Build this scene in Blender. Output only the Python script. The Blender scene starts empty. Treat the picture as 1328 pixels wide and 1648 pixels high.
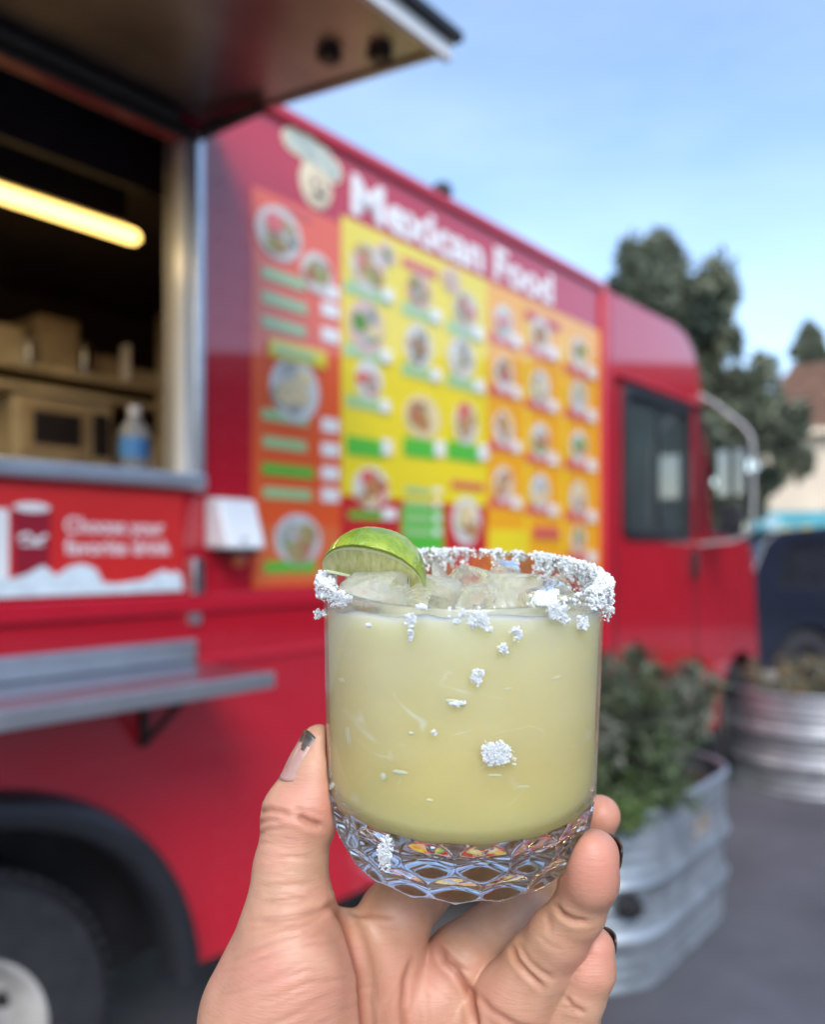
import bpy, bmesh, math, random
import numpy as np
from mathutils import Vector, Matrix, noise
from mathutils.bvhtree import BVHTree
R = math.radians
random.seed(7); rng = np.random.default_rng(7)
SC = bpy.context.scene
COL = SC.collection

# ------------------------------------------------------------ camera, sky, sun
F = 1350.0; CX = 664.0; HY = 892.0; EYE = 1.5
cam = bpy.data.cameras.new('camera'); camo = bpy.data.objects.new('camera', cam); COL.objects.link(camo)
camo.location = (0, 0, EYE); camo.rotation_euler = (R(90), 0, 0)
cam.sensor_fit = 'HORIZONTAL'; cam.sensor_width = 36; cam.lens = 36 * F / 1328
cam.shift_y = (HY - 824) / 1328
cam.clip_start = 0.01; cam.clip_end = 3000
cam.dof.use_dof = True; cam.dof.focus_distance = 0.236; cam.dof.aperture_fstop = 9.0
SC.camera = camo
SUN_EL, SUN_AZ = 42.0, 173.0            # azimuth clockwise from +Y: behind the camera, to its left
W = bpy.data.worlds.new('World'); SC.world = W; W.use_nodes = True
wn, wl = W.node_tree.nodes, W.node_tree.links
bg = wn['Background']
sky = wn.new('ShaderNodeTexSky'); sky.sky_type = 'NISHITA'; sky.sun_disc = False
sky.sun_elevation = R(SUN_EL); sky.sun_rotation = R(SUN_AZ); sky.air_density = 1.0; sky.dust_density = 0.6; sky.ozone_density = 1.2
tc = wn.new('ShaderNodeTexCoord'); mp = wn.new('ShaderNodeMapping'); mp.inputs['Scale'].default_value = (1, 1, 3.5)
nz = wn.new('ShaderNodeTexNoise'); nz.inputs['Scale'].default_value = 1.7; nz.inputs['Detail'].default_value = 5; nz.inputs['Roughness'].default_value = .55
rp = wn.new('ShaderNodeValToRGB'); rp.color_ramp.elements[0].position = .42; rp.color_ramp.elements[1].position = .8
rp.color_ramp.elements[1].color = (.13, .13, .13, 1)
mx = wn.new('ShaderNodeMixRGB'); mx.inputs[2].default_value = (7.0, 7.6, 8.4, 1)
wl.new(tc.outputs['Generated'], mp.inputs[0]); wl.new(mp.outputs[0], nz.inputs[0]); wl.new(nz.outputs[0], rp.inputs[0])
wl.new(rp.outputs[0], mx.inputs[0]); wl.new(sky.outputs[0], mx.inputs[1]); wl.new(mx.outputs[0], bg.inputs[0])
bg.inputs[1].default_value = 0.15
sl = bpy.data.lights.new('sun', 'SUN'); sl.energy = 1.35; sl.angle = R(28); sl.color = (1, .95, .88)
so = bpy.data.objects.new('sun', sl); COL.objects.link(so)
d = Vector((math.sin(R(SUN_AZ)) * math.cos(R(SUN_EL)), math.cos(R(SUN_AZ)) * math.cos(R(SUN_EL)), math.sin(R(SUN_EL))))
so.rotation_euler = d.to_track_quat('Z', 'Y').to_euler()
SC.view_settings.view_transform = 'Standard'; SC.view_settings.look = 'None'
SC.view_settings.exposure = 1.12; SC.view_settings.gamma = 1; SC.view_settings.use_curve_mapping = False
SC.render.engine = 'CYCLES'
cy = SC.cycles
cy.use_denoising = True; cy.denoiser = 'OPENIMAGEDENOISE'; cy.use_adaptive_sampling = True; cy.adaptive_threshold = .01
cy.max_bounces = 20; cy.transmission_bounces = 18; cy.glossy_bounces = 6; cy.diffuse_bounces = 4; cy.transparent_max_bounces = 12
cy.sample_clamp_indirect = 30; cy.caustics_refractive = True; cy.caustics_reflective = False; cy.blur_glossy = .6

# ------------------------------------------------------------ helpers
def tag(o, label=None, cat=None, group=None, kind=None):
    for k, v in (('label', label), ('category', cat), ('group', group), ('kind', kind)):
        if v: o[k] = v
    return o
def link(name, me, parent=None, mats=None):
    o = bpy.data.objects.new(name, me); COL.objects.link(o)
    if parent: o.parent = parent
    if me is not None and mats is not None:
        for m in (mats if isinstance(mats, (list, tuple)) else [mats]): me.materials.append(m)
    return o
def empty(name, loc=(0, 0, 0), rz=0, parent=None):
    o = bpy.data.objects.new(name, None); COL.objects.link(o); o.location = loc; o.rotation_euler = (0, 0, rz)
    o.empty_display_size = .1
    if parent: o.parent = parent
    return o
def kids(o): return [c for c in bpy.data.objects if c.parent == o]
def copy_tree(o, parent=None):
    ks = kids(o)
    c = o.copy(); COL.objects.link(c); c.parent = parent
    for k in ks: copy_tree(k, c)
    return c
def smooth(me, ang=None):
    me.polygons.foreach_set('use_smooth', [True] * len(me.polygons))
    if ang is not None: me.set_sharp_from_angle(angle=R(ang))
def bevel(o, w=.006, seg=2):
    m = o.modifiers.new('b', 'BEVEL'); m.width = w; m.segments = seg; m.limit_method = 'ANGLE'; m.angle_limit = R(35)
    smooth(o.data, 40); return o
class MB:
    def __init__(s): s.v = []; s.f = []; s.m = []
    def add(s, v, f, m=0):
        n = len(s.v); s.v += [tuple(p) for p in v]; s.f += [tuple(n + i for i in q) for q in f]; s.m += [m] * len(f); return s
    def box(s, x0, x1, y0, y1, z0, z1, m=0, mat=None):
        v = [Vector((x, y, z)) for x in (x0, x1) for y in (y0, y1) for z in (z0, z1)]
        if mat: v = [mat @ p for p in v]
        return s.add(v, [(0, 1, 3, 2), (4, 6, 7, 5), (0, 4, 5, 1), (2, 3, 7, 6), (0, 2, 6, 4), (1, 5, 7, 3)], m)
    def tube(s, pts, r, n=10, m=0, cap=True):
        pts = [Vector(p) for p in pts]; rs = r if isinstance(r, (list, tuple)) else [r] * len(pts)
        V = []; Fc = []; up = None
        for i, p in enumerate(pts):
            t = (pts[min(i + 1, len(pts) - 1)] - pts[max(i - 1, 0)]).normalized()
            if up is None: up = t.orthogonal().normalized()
            up = (up - t * up.dot(t)).normalized(); b = t.cross(up)
            V += [p + (up * math.cos(a) + b * math.sin(a)) * rs[i] for a in (2 * math.pi * k / n for k in range(n))]
        for i in range(len(pts) - 1):
            Fc += [(i * n + k, i * n + (k + 1) % n, (i + 1) * n + (k + 1) % n, (i + 1) * n + k) for k in range(n)]
        if cap: Fc += [tuple(reversed(range(n))), tuple((len(pts) - 1) * n + k for k in range(n))]
        return s.add(V, Fc, m)
    def disc(s, c, r, ry, y, n=24, m=0, th=.001):   # a disc in the x-z plane, facing -y
        V = [(c[0] + r * math.cos(a), yy, c[1] + ry * math.sin(a)) for yy in (y, y - th) for a in (2 * math.pi * k / n for k in range(n))]
        return s.add(V, [tuple(range(n, 2 * n))] + [(k, (k + 1) % n, n + (k + 1) % n, n + k) for k in range(n)], m)
    def lathe(s, prof, n=40, c=(0, 0, 0), m=0, axis='Z', sx=1, sy=1):
        V = []; Fc = []; k0 = len(prof)
        for i in range(n):
            a = 2 * math.pi * i / n
            for (r, z) in prof:
                if axis == 'Z': V.append((c[0] + sx * r * math.cos(a), c[1] + sy * r * math.sin(a), c[2] + z))
                else: V.append((c[0] + r * math.cos(a), c[1] + z, c[2] + r * math.sin(a)))
        for i in range(n):
            j = (i + 1) % n
            for k in range(k0 - 1):
                q = (i * k0 + k, j * k0 + k, j * k0 + k + 1, i * k0 + k + 1)
                Fc.append(q if axis == 'Z' else q[::-1])
        return s.add(V, Fc, m)
    def build(s, name, mats, parent=None, sm=None):
        me = bpy.data.meshes.new(name); me.from_pydata(s.v, [], s.f); me.update()
        o = link(name, me, parent, mats)
        if len(set(s.m)) > 1: me.polygons.foreach_set('material_index', s.m)
        if sm is not None: smooth(me, sm)
        return o
def plate(name, outer, holes, th, mat, parent=None, y=0.0, bev=0.0):
    """flat plate in the x-z plane, from y to y+th, with holes"""
    cu = bpy.data.curves.new(name, 'CURVE'); cu.dimensions = '2D'; cu.fill_mode = 'BOTH'; cu.extrude = th / 2 - bev; cu.bevel_depth = bev; cu.bevel_resolution = 2
    for loop in [outer] + list(holes):
        sp = cu.splines.new('POLY'); sp.points.add(len(loop) - 1); sp.use_cyclic_u = True
        for p, (a, b) in zip(sp.points, loop): p.co = (a, b, 0, 1)
    t = bpy.data.objects.new('t', cu); COL.objects.link(t)
    me = bpy.data.meshes.new_from_object(t.evaluated_get(bpy.context.evaluated_depsgraph_get()))
    bpy.data.objects.remove(t); bpy.data.curves.remove(cu)
    n = len(me.vertices); co = np.empty(n * 3); me.vertices.foreach_get('co', co); co = co.reshape(-1, 3)
    out = np.stack([co[:, 0], y + th / 2 - co[:, 2], co[:, 1]], 1); me.vertices.foreach_set('co', out.ravel()); me.update()
    o = link(name, me, parent, mat); smooth(me, 40); return o
def rrect(x0, x1, z0, z1, r, n=6):
    P = []
    for (cx, cz, a0) in ((x1 - r, z1 - r, 0), (x0 + r, z1 - r, 90), (x0 + r, z0 + r, 180), (x1 - r, z0 + r, 270)):
        P += [(cx + r * math.cos(R(a0 + 90 * k / n)), cz + r * math.sin(R(a0 + 90 * k / n))) for k in range(n + 1)]
    return P
def text(name, body, size, mat, parent, x, y, z, width=None, bold=0.0, ext=.001):
    cu = bpy.data.curves.new(name, 'FONT'); cu.body = body; cu.size = size; cu.extrude = ext; cu.offset = bold; cu.resolution_u = 4
    t = bpy.data.objects.new('t', cu); COL.objects.link(t)
    me = bpy.data.meshes.new_from_object(t.evaluated_get(bpy.context.evaluated_depsgraph_get()))
    bpy.data.objects.remove(t); bpy.data.curves.remove(cu)
    co = np.empty(len(me.vertices) * 3); me.vertices.foreach_get('co', co); co = co.reshape(-1, 3)
    x0, x1 = co[:, 0].min(), co[:, 0].max(); sx = (width / (x1 - x0)) if width else 1
    out = np.stack([(co[:, 0] - x0) * sx, -co[:, 2], co[:, 1]], 1); me.vertices.foreach_set('co', out.ravel()); me.update()
    o = link(name, me, parent, mat); o.location = (x, y, z); return o

def letters(body, size, m, parent, x, y, z, width, bold, ext):
    def mk(b):
        cu = bpy.data.curves.new('t', 'FONT'); cu.body = b; cu.size = size; cu.extrude = ext; cu.offset = bold; cu.resolution_u = 4
        t = bpy.data.objects.new('t', cu); COL.objects.link(t)
        me = bpy.data.meshes.new_from_object(t.evaluated_get(bpy.context.evaluated_depsgraph_get())); bpy.data.objects.remove(t); bpy.data.curves.remove(cu); return me
    full = mk(body); vs = [tuple(v.co) for v in full.vertices]; fs = [tuple(p.vertices) for p in full.polygons]
    x0 = min(v[0] for v in vs); x1 = max(v[0] for v in vs); sx = width / (x1 - x0); prev = 0
    for i, ch in enumerate(body):
        if ch == ' ': continue
        k = len(mk(body[:i + 1]).vertices); f = [q for q in fs if prev <= min(q) and max(q) < k]
        V = [((v[0] - x0) * sx + x, y - v[2], v[1] + z) for v in vs[prev:k]]
        MB().add(V, [tuple(a - prev for a in q) for q in f]).build('letter', m, parent); prev = k
def mat(name, col, rough=.5, metal=0, var=0, vscale=6, bump=0, bscale=60, coat=0, emit=None, es=0, trans=0, ior=None, sss=0, sssr=.01, col2=None, spec=None, detail=6, stretch=None, coord='Object', rvar=0):
    m = bpy.data.materials.new(name); m.use_nodes = True
    n, l = m.node_tree.nodes, m.node_tree.links; b = n['Principled BSDF']
    b.inputs['Base Color'].default_value = (*col, 1); b.inputs['Roughness'].default_value = rough; b.inputs['Metallic'].default_value = metal
    b.inputs['Coat Weight'].default_value = coat; b.inputs['Coat Roughness'].default_value = .04
    if trans: b.inputs['Transmission Weight'].default_value = trans
    if ior: b.inputs['IOR'].default_value = ior
    if spec is not None: b.inputs['Specular IOR Level'].default_value = spec
    if sss: b.inputs['Subsurface Weight'].default_value = sss; b.inputs['Subsurface Radius'].default_value = (1, .55, .4); b.inputs['Subsurface Scale'].default_value = sssr
    if emit: b.inputs['Emission Color'].default_value = (*emit, 1); b.inputs['Emission Strength'].default_value = es
    if var or bump or col2 or rvar:
        tcn = n.new('ShaderNodeTexCoord'); src = tcn.outputs[coord]
        if stretch:
            mpn = n.new('ShaderNodeMapping'); mpn.inputs['Scale'].default_value = stretch; l.new(src, mpn.inputs[0]); src = mpn.outputs[0]
        if var or col2 or rvar:
            t = n.new('ShaderNodeTexNoise'); t.inputs['Scale'].default_value = vscale; t.inputs['Detail'].default_value = detail; t.inputs['Roughness'].default_value = .6
            l.new(src, t.inputs[0])
            r_ = n.new('ShaderNodeValToRGB'); r_.color_ramp.elements[0].position = .35; r_.color_ramp.elements[1].position = .65
            c2 = col2 or tuple(min(1, c * (1 + var)) for c in col); c1 = col if col2 else tuple(c * (1 - var) for c in col)
            r_.color_ramp.elements[0].color = (*c1, 1); r_.color_ramp.elements[1].color = (*c2, 1)
            l.new(t.outputs[0], r_.inputs[0]); l.new(r_.outputs[0], b.inputs['Base Color'])
            if rvar:
                mr = n.new('ShaderNodeMapRange'); mr.inputs[3].default_value = rough - rvar; mr.inputs[4].default_value = rough + rvar
                l.new(t.outputs[0], mr.inputs[0]); l.new(mr.outputs[0], b.inputs['Roughness'])
        if bump:
            t2 = n.new('ShaderNodeTexNoise'); t2.inputs['Scale'].default_value = bscale; t2.inputs['Detail'].default_value = 5; l.new(src, t2.inputs[0])
            bp = n.new('ShaderNodeBump'); bp.inputs['Strength'].default_value = bump; bp.inputs['Distance'].default_value = .01
            l.new(t2.outputs[0], bp.inputs['Height']); l.new(bp.outputs[0], b.inputs['Normal'])
    return m

M = {}
M['red'] = mat('red_paint', (.50, .009, .024), .22, var=.06, vscale=1.3, coat=1, bump=.04, bscale=2.0, rvar=.05)
M['red'].node_tree.nodes['Principled BSDF'].inputs['Coat IOR'].default_value = 1.75
M['red'].node_tree.nodes['Principled BSDF'].inputs['Specular IOR Level'].default_value = .25
M['red_trim'] = mat('red_trim', (.52, .010, .028), .3, var=.06, coat=.6)
M['silver'] = mat('silver_metal', (.62, .64, .67), .35, metal=.9, var=.08, vscale=12, bump=.05, bscale=40)
M['steel'] = mat('brushed_steel', (.55, .57, .60), .28, metal=1, var=.12, vscale=8, stretch=(1, 8, 8), bump=.08, bscale=20)
M['awning'] = mat('awning_underside', (.30, .25, .23), .30, metal=.8, var=.25, vscale=3, bump=.06, bscale=5)
M['black'] = mat('black_rubber', (.015, .015, .017), .55, var=.3, vscale=10)
M['tyre'] = mat('tyre_rubber', (.022, .022, .026), .75, var=.25, vscale=20, bump=.2, bscale=90)
M['flare'] = mat('black_plastic', (.020, .021, .026), .38, var=.2, vscale=4)
M['rim'] = mat('wheel_paint', (.42, .40, .38), .5, var=.25, vscale=9, bump=.1)
M['white'] = mat('white_print', (.85, .85, .86), .45, var=.03)
M['white_plastic'] = mat('white_plastic', (.78, .80, .82), .3, var=.04)
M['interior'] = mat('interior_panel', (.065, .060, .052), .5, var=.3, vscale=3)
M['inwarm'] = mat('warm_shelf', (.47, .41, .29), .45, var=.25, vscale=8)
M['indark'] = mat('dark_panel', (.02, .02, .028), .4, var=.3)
M['carton'] = mat('cardboard', (.34, .27, .18), .8, var=.2, vscale=9)
M['tube'] = mat('lamp_tube', (1, .9, .5), .4, emit=(1, .62, .16), es=2.2)
M['glass_dark'] = mat('cab_glass', (.10, .13, .13), .04, trans=.55, ior=1.45, var=.1)
M['asphalt'] = mat('asphalt', (.088, .088, .100), .85, var=.28, vscale=1.2, bump=.5, bscale=130, rvar=.05)
M['galv'] = mat('galvanised', (.34, .385, .43), .45, metal=.6, var=.22, vscale=7, bump=.12, bscale=30, rvar=.08)
M['soil'] = mat('soil', (.035, .025, .018), .95, var=.4, vscale=30, bump=.8)
M['navy'] = mat('navy_paint', (.012, .016, .030), .25, var=.2, vscale=2, coat=1)
M['suvglass'] = mat('tinted_glass', (.02, .022, .028), .06, var=.2, spec=.7)
M['cream'] = mat('cream_stucco', (.80, .66, .50), .9, var=.07, vscale=.6, bump=.3)
M['roof'] = mat('brown_shingle', (.17, .092, .060), .9, var=.35, vscale=2.5, bump=.4)
M['bark'] = mat('bark', (.07, .05, .035), .9, var=.4, vscale=12, bump=.6)

# ------------------------------------------------------------ ground and far things
g = MB().add([(-700, -700, 0), (700, -700, 0), (700, 900, 0), (-700, 900, 0)], [(0, 1, 2, 3)]).build('ground', M['asphalt'])
tag(g, kind='structure')

def foliage(name, clumps, nper, size, mats, parent, seed=0, flat=.6, elong=1.0):
    """leaf-sized quads scattered in clumps [(centre, radius)]"""
    r = np.random.default_rng(seed); C = np.array([c for c, _ in clumps], float); Rr = np.array([q for _, q in clumps], float)
    idx = np.repeat(np.arange(len(clumps)), nper); n = len(idx)
    d_ = r.normal(size=(n, 3)); d_ /= np.linalg.norm(d_, axis=1)[:, None]
    p = C[idx] + d_ * (Rr[idx] * r.random(n) ** .45)[:, None] * np.array([1, 1, flat])
    a = r.normal(size=(n, 3)) + d_ * .8; a /= np.linalg.norm(a, axis=1)[:, None]
    b = np.cross(a, r.normal(size=(n, 3))); b /= np.linalg.norm(b, axis=1)[:, None]
    s = size * (.6 + .8 * r.random(n))[:, None]
    a = a * s * elong; b = b * s * .5
    V = np.stack([p - a, p + b - a * .1, p + a, p - b - a * .1], 1).reshape(-1, 3)
    me = bpy.data.meshes.new(name); me.vertices.add(len(V)); me.vertices.foreach_set('co', V.ravel())
    me.loops.add(n * 4); me.loops.foreach_set('vertex_index', np.arange(n * 4)); me.polygons.add(n)
    me.polygons.foreach_set('loop_start', np.arange(n) * 4); me.polygons.foreach_set('loop_total', np.full(n, 4))
    me.update(calc_edges=True)
    o = link(name, me, parent, mats)
    if isinstance(mats, (list, tuple)): me.polygons.foreach_set('material_index', r.integers(0, len(mats), len(clumps))[idx])
    return o
LG = [mat('pine_needles_a', (.130, .155, .105), .7, var=.3, vscale=2), mat('pine_needles_b', (.180, .200, .130), .7, var=.3, vscale=2), mat('pine_needles_c', (.090, .115, .080), .7, var=.3)]
def pine(name, loc, h, w, seed, label, dens=170, ht=.25):
    rr = random.Random(seed); t = empty(name, loc); tag(t, label, 'tree', 'conifers behind the truck')
    tr = MB().tube([(0, 0, 0), (.05, 0, h * .5), (0, .05, h * .97)], [w * .09, w * .05, w * .01], 8); cl = []
    nb = int(34 + h * 4)
    for i in range(nb):
        k = i / nb; z = h * (ht + (1 - ht) * k ** .9); L = w * (1 - k) ** .72 * rr.uniform(.55, 1.12) + .12
        a = rr.uniform(0, 6.283); e = Vector((math.cos(a) * L, math.sin(a) * L, z + L * rr.uniform(.35, .85)))
        tr.tube([(0, 0, z), e * .5 + Vector((0, 0, z * .5 - .03)), e], [w * .025, w * .015, w * .006], 5)
        for q in (.3, .5, .68, .85, 1.0, 1.1):
            if q * L > .1: cl.append((tuple(Vector((0, 0, z)).lerp(e, q) + Vector((rr.uniform(-.1, .1), rr.uniform(-.1, .1), rr.uniform(-.05, .15)))), rr.uniform(.12, .33) * (w / 2.2) ** .7))
    tr.build('trunk', M['bark'], t, 50)
    foliage('crown', cl, dens, .095 * (w / 2.2) ** .5, LG, t, seed, 1.7, 1.2)
    return t
pine('pine_tree', (5.15, 18.0, 0), 7.9, 2.5, 3, 'tall dark pine with the highest crown, rising behind the red cab roof', 190)
pine('pine_tree', (6.5, 18.6, 0), 6.7, 1.65, 5, 'shorter broad pine at the right shoulder of the tall pine, beside the mirror arm', 190)
pine('pine_tree', (21.9, 46, 0), 13.9, 2.3, 9, 'small far conifer peeking up behind the brown shingle roof', 120)

# cream house with hipped brown roof
hs = empty('house', (16.8, 27.2, 0), R(-24)); tag(hs, 'cream stucco house with a hipped brown shingle roof behind the dark car', 'house')
MB().box(-5, 9, -3, 6, 0, 5.4).build('wall', M['cream'], hs)
def hip(x0, x1, y0, y1, z0, z1, ov=.35, inset=1.6):
    mid = (y0 + y1) / 2
    v = [(x0 - ov, y0 - ov, z0), (x1 + ov, y0 - ov, z0), (x1 + ov, y1 + ov, z0), (x0 - ov, y1 + ov, z0), (x0 + inset, mid, z1), (x1 - inset, mid, z1)]
    v += [(a, b, c - .16) for a, b, c in v[:4]]
    return MB().add(v, [(0, 1, 5, 4), (1, 2, 5), (2, 3, 4, 5), (3, 0, 4), (0, 6, 7, 1), (1, 7, 8, 2), (2, 8, 9, 3), (3, 9, 6, 0), (9, 8, 7, 6)])
rf = hip(-5, 9, -3, 6, 5.35, 8.3, inset=.9).build('roof', M['roof'], hs)
# courses of shingles on the slope that faces the camera
sh = MB()
for k in range(14):
    f0 = k / 14; y = -3.35 + f0 * 4.85; z = 5.35 + f0 * 2.95; xl = -5.35 + f0 * 1.25 + .1; xr = 9.35 - f0 * 1.25 - .1
    sh.box(xl, xr, y - .03, y + .02, z + .0, z + .06)
sh.build('shingle_course', M['roof'], rf)
MB().box(3.4, 4.7, -3.07, -3.002, 1.5, 3.1).build('window', M['suvglass'], hs)
MB().box(-5.1, 9.1, -3.45, -3.36, 5.15, 5.33).build('fascia', M['cream'], hs)

# turquoise banner fence
TB = [mat('turquoise_vinyl', (.10, .42, .52), .5, var=.2, vscale=1.5), mat('orange_print', (.80, .25, .04), .5), mat('yellow_print', (.85, .62, .05), .5), mat('pale_blue_print', (.45, .68, .80), .5), mat('fence_post', (.3, .3, .3), .5, metal=.5)]
fn = empty('banner_fence', (8.2, 20.5, 0)); tag(fn, 'low fence hung with a turquoise printed banner in front of the cream house', 'fence')
MB().box(0, 6, -.02, .02, 1.35, 2.55).build('banner', TB[0], fn)
for x in (0, 2, 4, 6): MB().tube([(x, .06, 0), (x, .06, 2.65)], .035, 8).build('post', TB[4], fn)
MB().box(-1, 6, .1, .14, 0, 1.3).build('fence_panel', TB[4], fn)
for i, (x, z, r_, c) in enumerate([(.55, 2.3, .2, 3), (1.1, 1.95, .27, 1), (1.45, 2.05, .2, 2), (.9, 2.05, .15, 2), (2.2, 2.1, .25, 3), (1.9, 1.8, .2, 1)]):
    MB().disc((x, z), r_ * 1.3, r_ * .7, -.022 - .002 * i, 20).build('printed_spot', TB[c], fn)

# ------------------------------------------------------------ dark SUV
def wheel(parent, x, y, z, r, w, rimc, n=40, side=-1, lugs=8):
    t = MB().lathe([(r * .55, 0), (r * .80, side * .008), (r * .93, side * .002), (r, -side * .035), (r, -side * (w - .03)), (r * .9, -side * w), (r * .4, -side * w)], n, (x, y, z), axis='Y').build('tyre', M['tyre'], parent, 35)
    k = MB().lathe([(.001, side * -.055), (r * .14, side * -.05), (r * .16, side * -.02), (r * .24, -side * .03), (r * .36, -side * .075), (r * .44, -side * .07), (r * .49, -side * .02), (r * .53, side * .004), (r * .56, side * .006), (r * .56, -side * .03)], n, (x, y, z), axis='Y').build('wheel_rim', rimc, t, 35)
    return t, k
suv = empty('parked_suv', (3.15, 8.35, 0)); suv.rotation_euler = (0, 0, R(14)); tag(suv, 'dark navy parked SUV behind the round galvanised planter', 'car')
prof = [(0.0, .55), (0.0, .98), (.10, 1.10), (.22, 1.16), (.42, 1.62), (.62, 1.73), (1.2, 1.78), (2.6, 1.76), (3.0, 1.68), (3.7, 1.16), (4.5, 1.05), (4.72, .9), (4.75, .42)]
bottom = [(4.35, .34)] + [(3.85 + .42 * math.cos(R(a)), .36 + .42 * math.sin(R(a))) for a in range(0, 181, 20)] + [(3.3, .30), (1.4, .30)] + [(.92 + .42 * math.cos(R(a)), .36 + .42 * math.sin(R(a))) for a in range(0, 181, 20)] + [(.40, .36)]
wins = [[(.56, 1.14), (.68, 1.60), (1.35, 1.66), (1.35, 1.14)], [(1.43, 1.14), (1.43, 1.66), (2.32, 1.66), (2.32, 1.14)], [(2.40, 1.14), (2.40, 1.65), (2.85, 1.62), (3.42, 1.14)]]
for yy in (0, 1.80):
    plate('body_side', prof[:] + bottom, wins, .06, M['navy'], suv, yy, .012)
sk = MB()
P2 = prof
for (a, b) in zip(P2[:-1], P2[1:]): 
    if not (a == (.22, 1.16) or a == (3.0, 1.68)): sk.add([(a[0], .03, a[1]), (b[0], .03, b[1]), (b[0], 1.83, b[1]), (a[0], 1.83, a[1])], [(0, 1, 2, 3)])
sk.build('body_shell', M['navy'], suv)
MB().add([(.22, .05, 1.16), (.42, .08, 1.62), (.42, 1.78, 1.62), (.22, 1.81, 1.16)], [(0, 1, 2, 3)]).build('rear_window', M['suvglass'], suv)
MB().add([(3.0, .05, 1.68), (3.7, .08, 1.16), (3.7, 1.78, 1.16), (3.0, 1.81, 1.68)], [(0, 1, 2, 3)]).build('windscreen', M['suvglass'], suv)
for w_ in wins:
    m_ = MB(); n_ = len(w_); m_.add([(a, .035, b) for a, b in w_], [tuple(range(n_))]); m_.build('side_window', M['suvglass'], suv)
MB().box(.3, 4.5, .1, 1.7, .3, .9).build('underbody', M['black'], suv)
for x in (.92, 3.85):
    for yy, sd in ((.0, -1), (1.86, 1)): wheel(suv, x, yy, .36, .36, .22, M['tyre'], 28, sd)
MB().box(.02, .2, -.012, .05, .86, 1.02).build('tail_light', mat('tail_lens', (.35, .01, .01), .2), suv)
for x in (1.5, 2.5): bevel(MB().box(x - .5, x - .36, -.03, 0, .98, 1.01).build('door_handle', M['navy'], suv), .004)

# ------------------------------------------------------------ the food truck (local x = along, y = into the truck, z = up)
UX, UY = .6309, .7759; D0 = 1.871
def Q(px, py, w=0.0):
    a = (px - CX) / F; t = (D0 + w) / (UX - UY * a)
    return t * (UX * a + UY), EYE + (HY - py) / F * t
T = empty('food_truck', (-UY * D0, UX * D0, 0), math.atan2(UY, UX)); tag(T, 'red step-van food truck with raised serving hatch and driver cab', 'food truck')
ZR, ZB = 2.824, .40; WD = 2.15; U0, U1 = -1.3, 3.80
arch = [(.74 + .57 * math.cos(R(a)), .40 + .55 * math.sin(R(a))) for a in range(0, 181, 9)]
side = [(U0, ZB), (U0, ZR - .04), (U1, ZR - .04), (U1, ZB)] + arch
win = [(-.70, 1.70), (1.362, 1.70), (1.362, 2.60), (-.70, 2.60)]
plate('side_panel', side, [win], .04, M['red'], T, 0.0, .003)
plate('far_side_panel', side[:4], [], .04, M['red'], T, WD - .04)
rt = MB().box(U0, U1, .0, WD, ZR - .04, ZR).build('roof', M['red'], T); bevel(rt, .012, 3)
MB().box(U0, U1 + .0, -.018, -.001, ZR - .038, ZR - .005).build('roof_rail', M['red_trim'], T)
MB().box(U0, U0 + .04, .04, WD - .04, ZB, ZR - .04).build('rear_panel', M['red'], T)
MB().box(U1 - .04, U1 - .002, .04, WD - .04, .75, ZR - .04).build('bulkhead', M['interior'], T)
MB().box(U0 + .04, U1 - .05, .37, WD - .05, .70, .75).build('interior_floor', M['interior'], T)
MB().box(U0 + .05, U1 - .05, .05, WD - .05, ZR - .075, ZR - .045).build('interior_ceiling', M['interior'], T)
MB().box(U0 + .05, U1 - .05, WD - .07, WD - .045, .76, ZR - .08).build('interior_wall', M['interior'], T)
# dark header panel inside, over the opening
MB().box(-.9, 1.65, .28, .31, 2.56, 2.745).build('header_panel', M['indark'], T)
bevel(MB().box(1.375, 1.42, .045, .14, 1.712, 2.70).build('inner_jamb', mat('jamb_paint', (.30, .29, .27), .6, var=.1), T), .004)
# under body
MB().box(U0 + .1, 6.0, .35, WD - .35, .30, .55).build('chassis', M['black'], T)
MB().box(.1, 1.4, .32, .36, .3, 1.05).build('wheel_housing', M['black'], T)
MB().box(.1, 1.4, .0413, .32, 1.00, 1.04).build('wheel_housing', M['black'], T)
# belt rails
for (z0, z1, o_) in ((1.345, 1.392, .014), (1.20, 1.222, .008)):
    bevel(MB().box(U0, U1, -o_, -.0005, z0, z1).build('rub_rail', M['red_trim'], T), .004)
bevel(MB().box(3.755, 3.845, -.022, -.0008, ZB, ZR - .03).build('corner_strip', M['red_trim'], T), .006)
# rivets down the panel joins
rv = MB()
for u in (1.46, 1.545, 3.87):
    for k in range(30): 
        z = .5 + k * .078
        rv.lathe([(.001, -.0025), (.004, -.002), (.005, 0)], 8, (u, 0, z), axis='Y')
o_ = rv.build('rivets', M['red_trim'], T, 60); o_['kind'] = 'stuff'
# serving window frame
for a, b, c, d_ in ((1.360, 1.390, 1.668, 2.62), (-.745, -.70, 1.668, 2.62)):
    bevel(MB().box(a, b, -.028, .055, c, d_).build('window_frame', M['silver'], T), .005)
bevel(MB().box(-.70, 1.358, -.02, .05, 2.60, 2.635).build('window_frame', M['black'], T), .005)
bevel(MB().box(-.75, 1.393, -.036, .30, 1.672, 1.712).build('counter_sill', M['silver'], T), .008, 3)
MB().box(1.345, 1.3595, .0, .045, 1.712, 2.60).build('inner_channel', M['white_plastic'], T)
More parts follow.
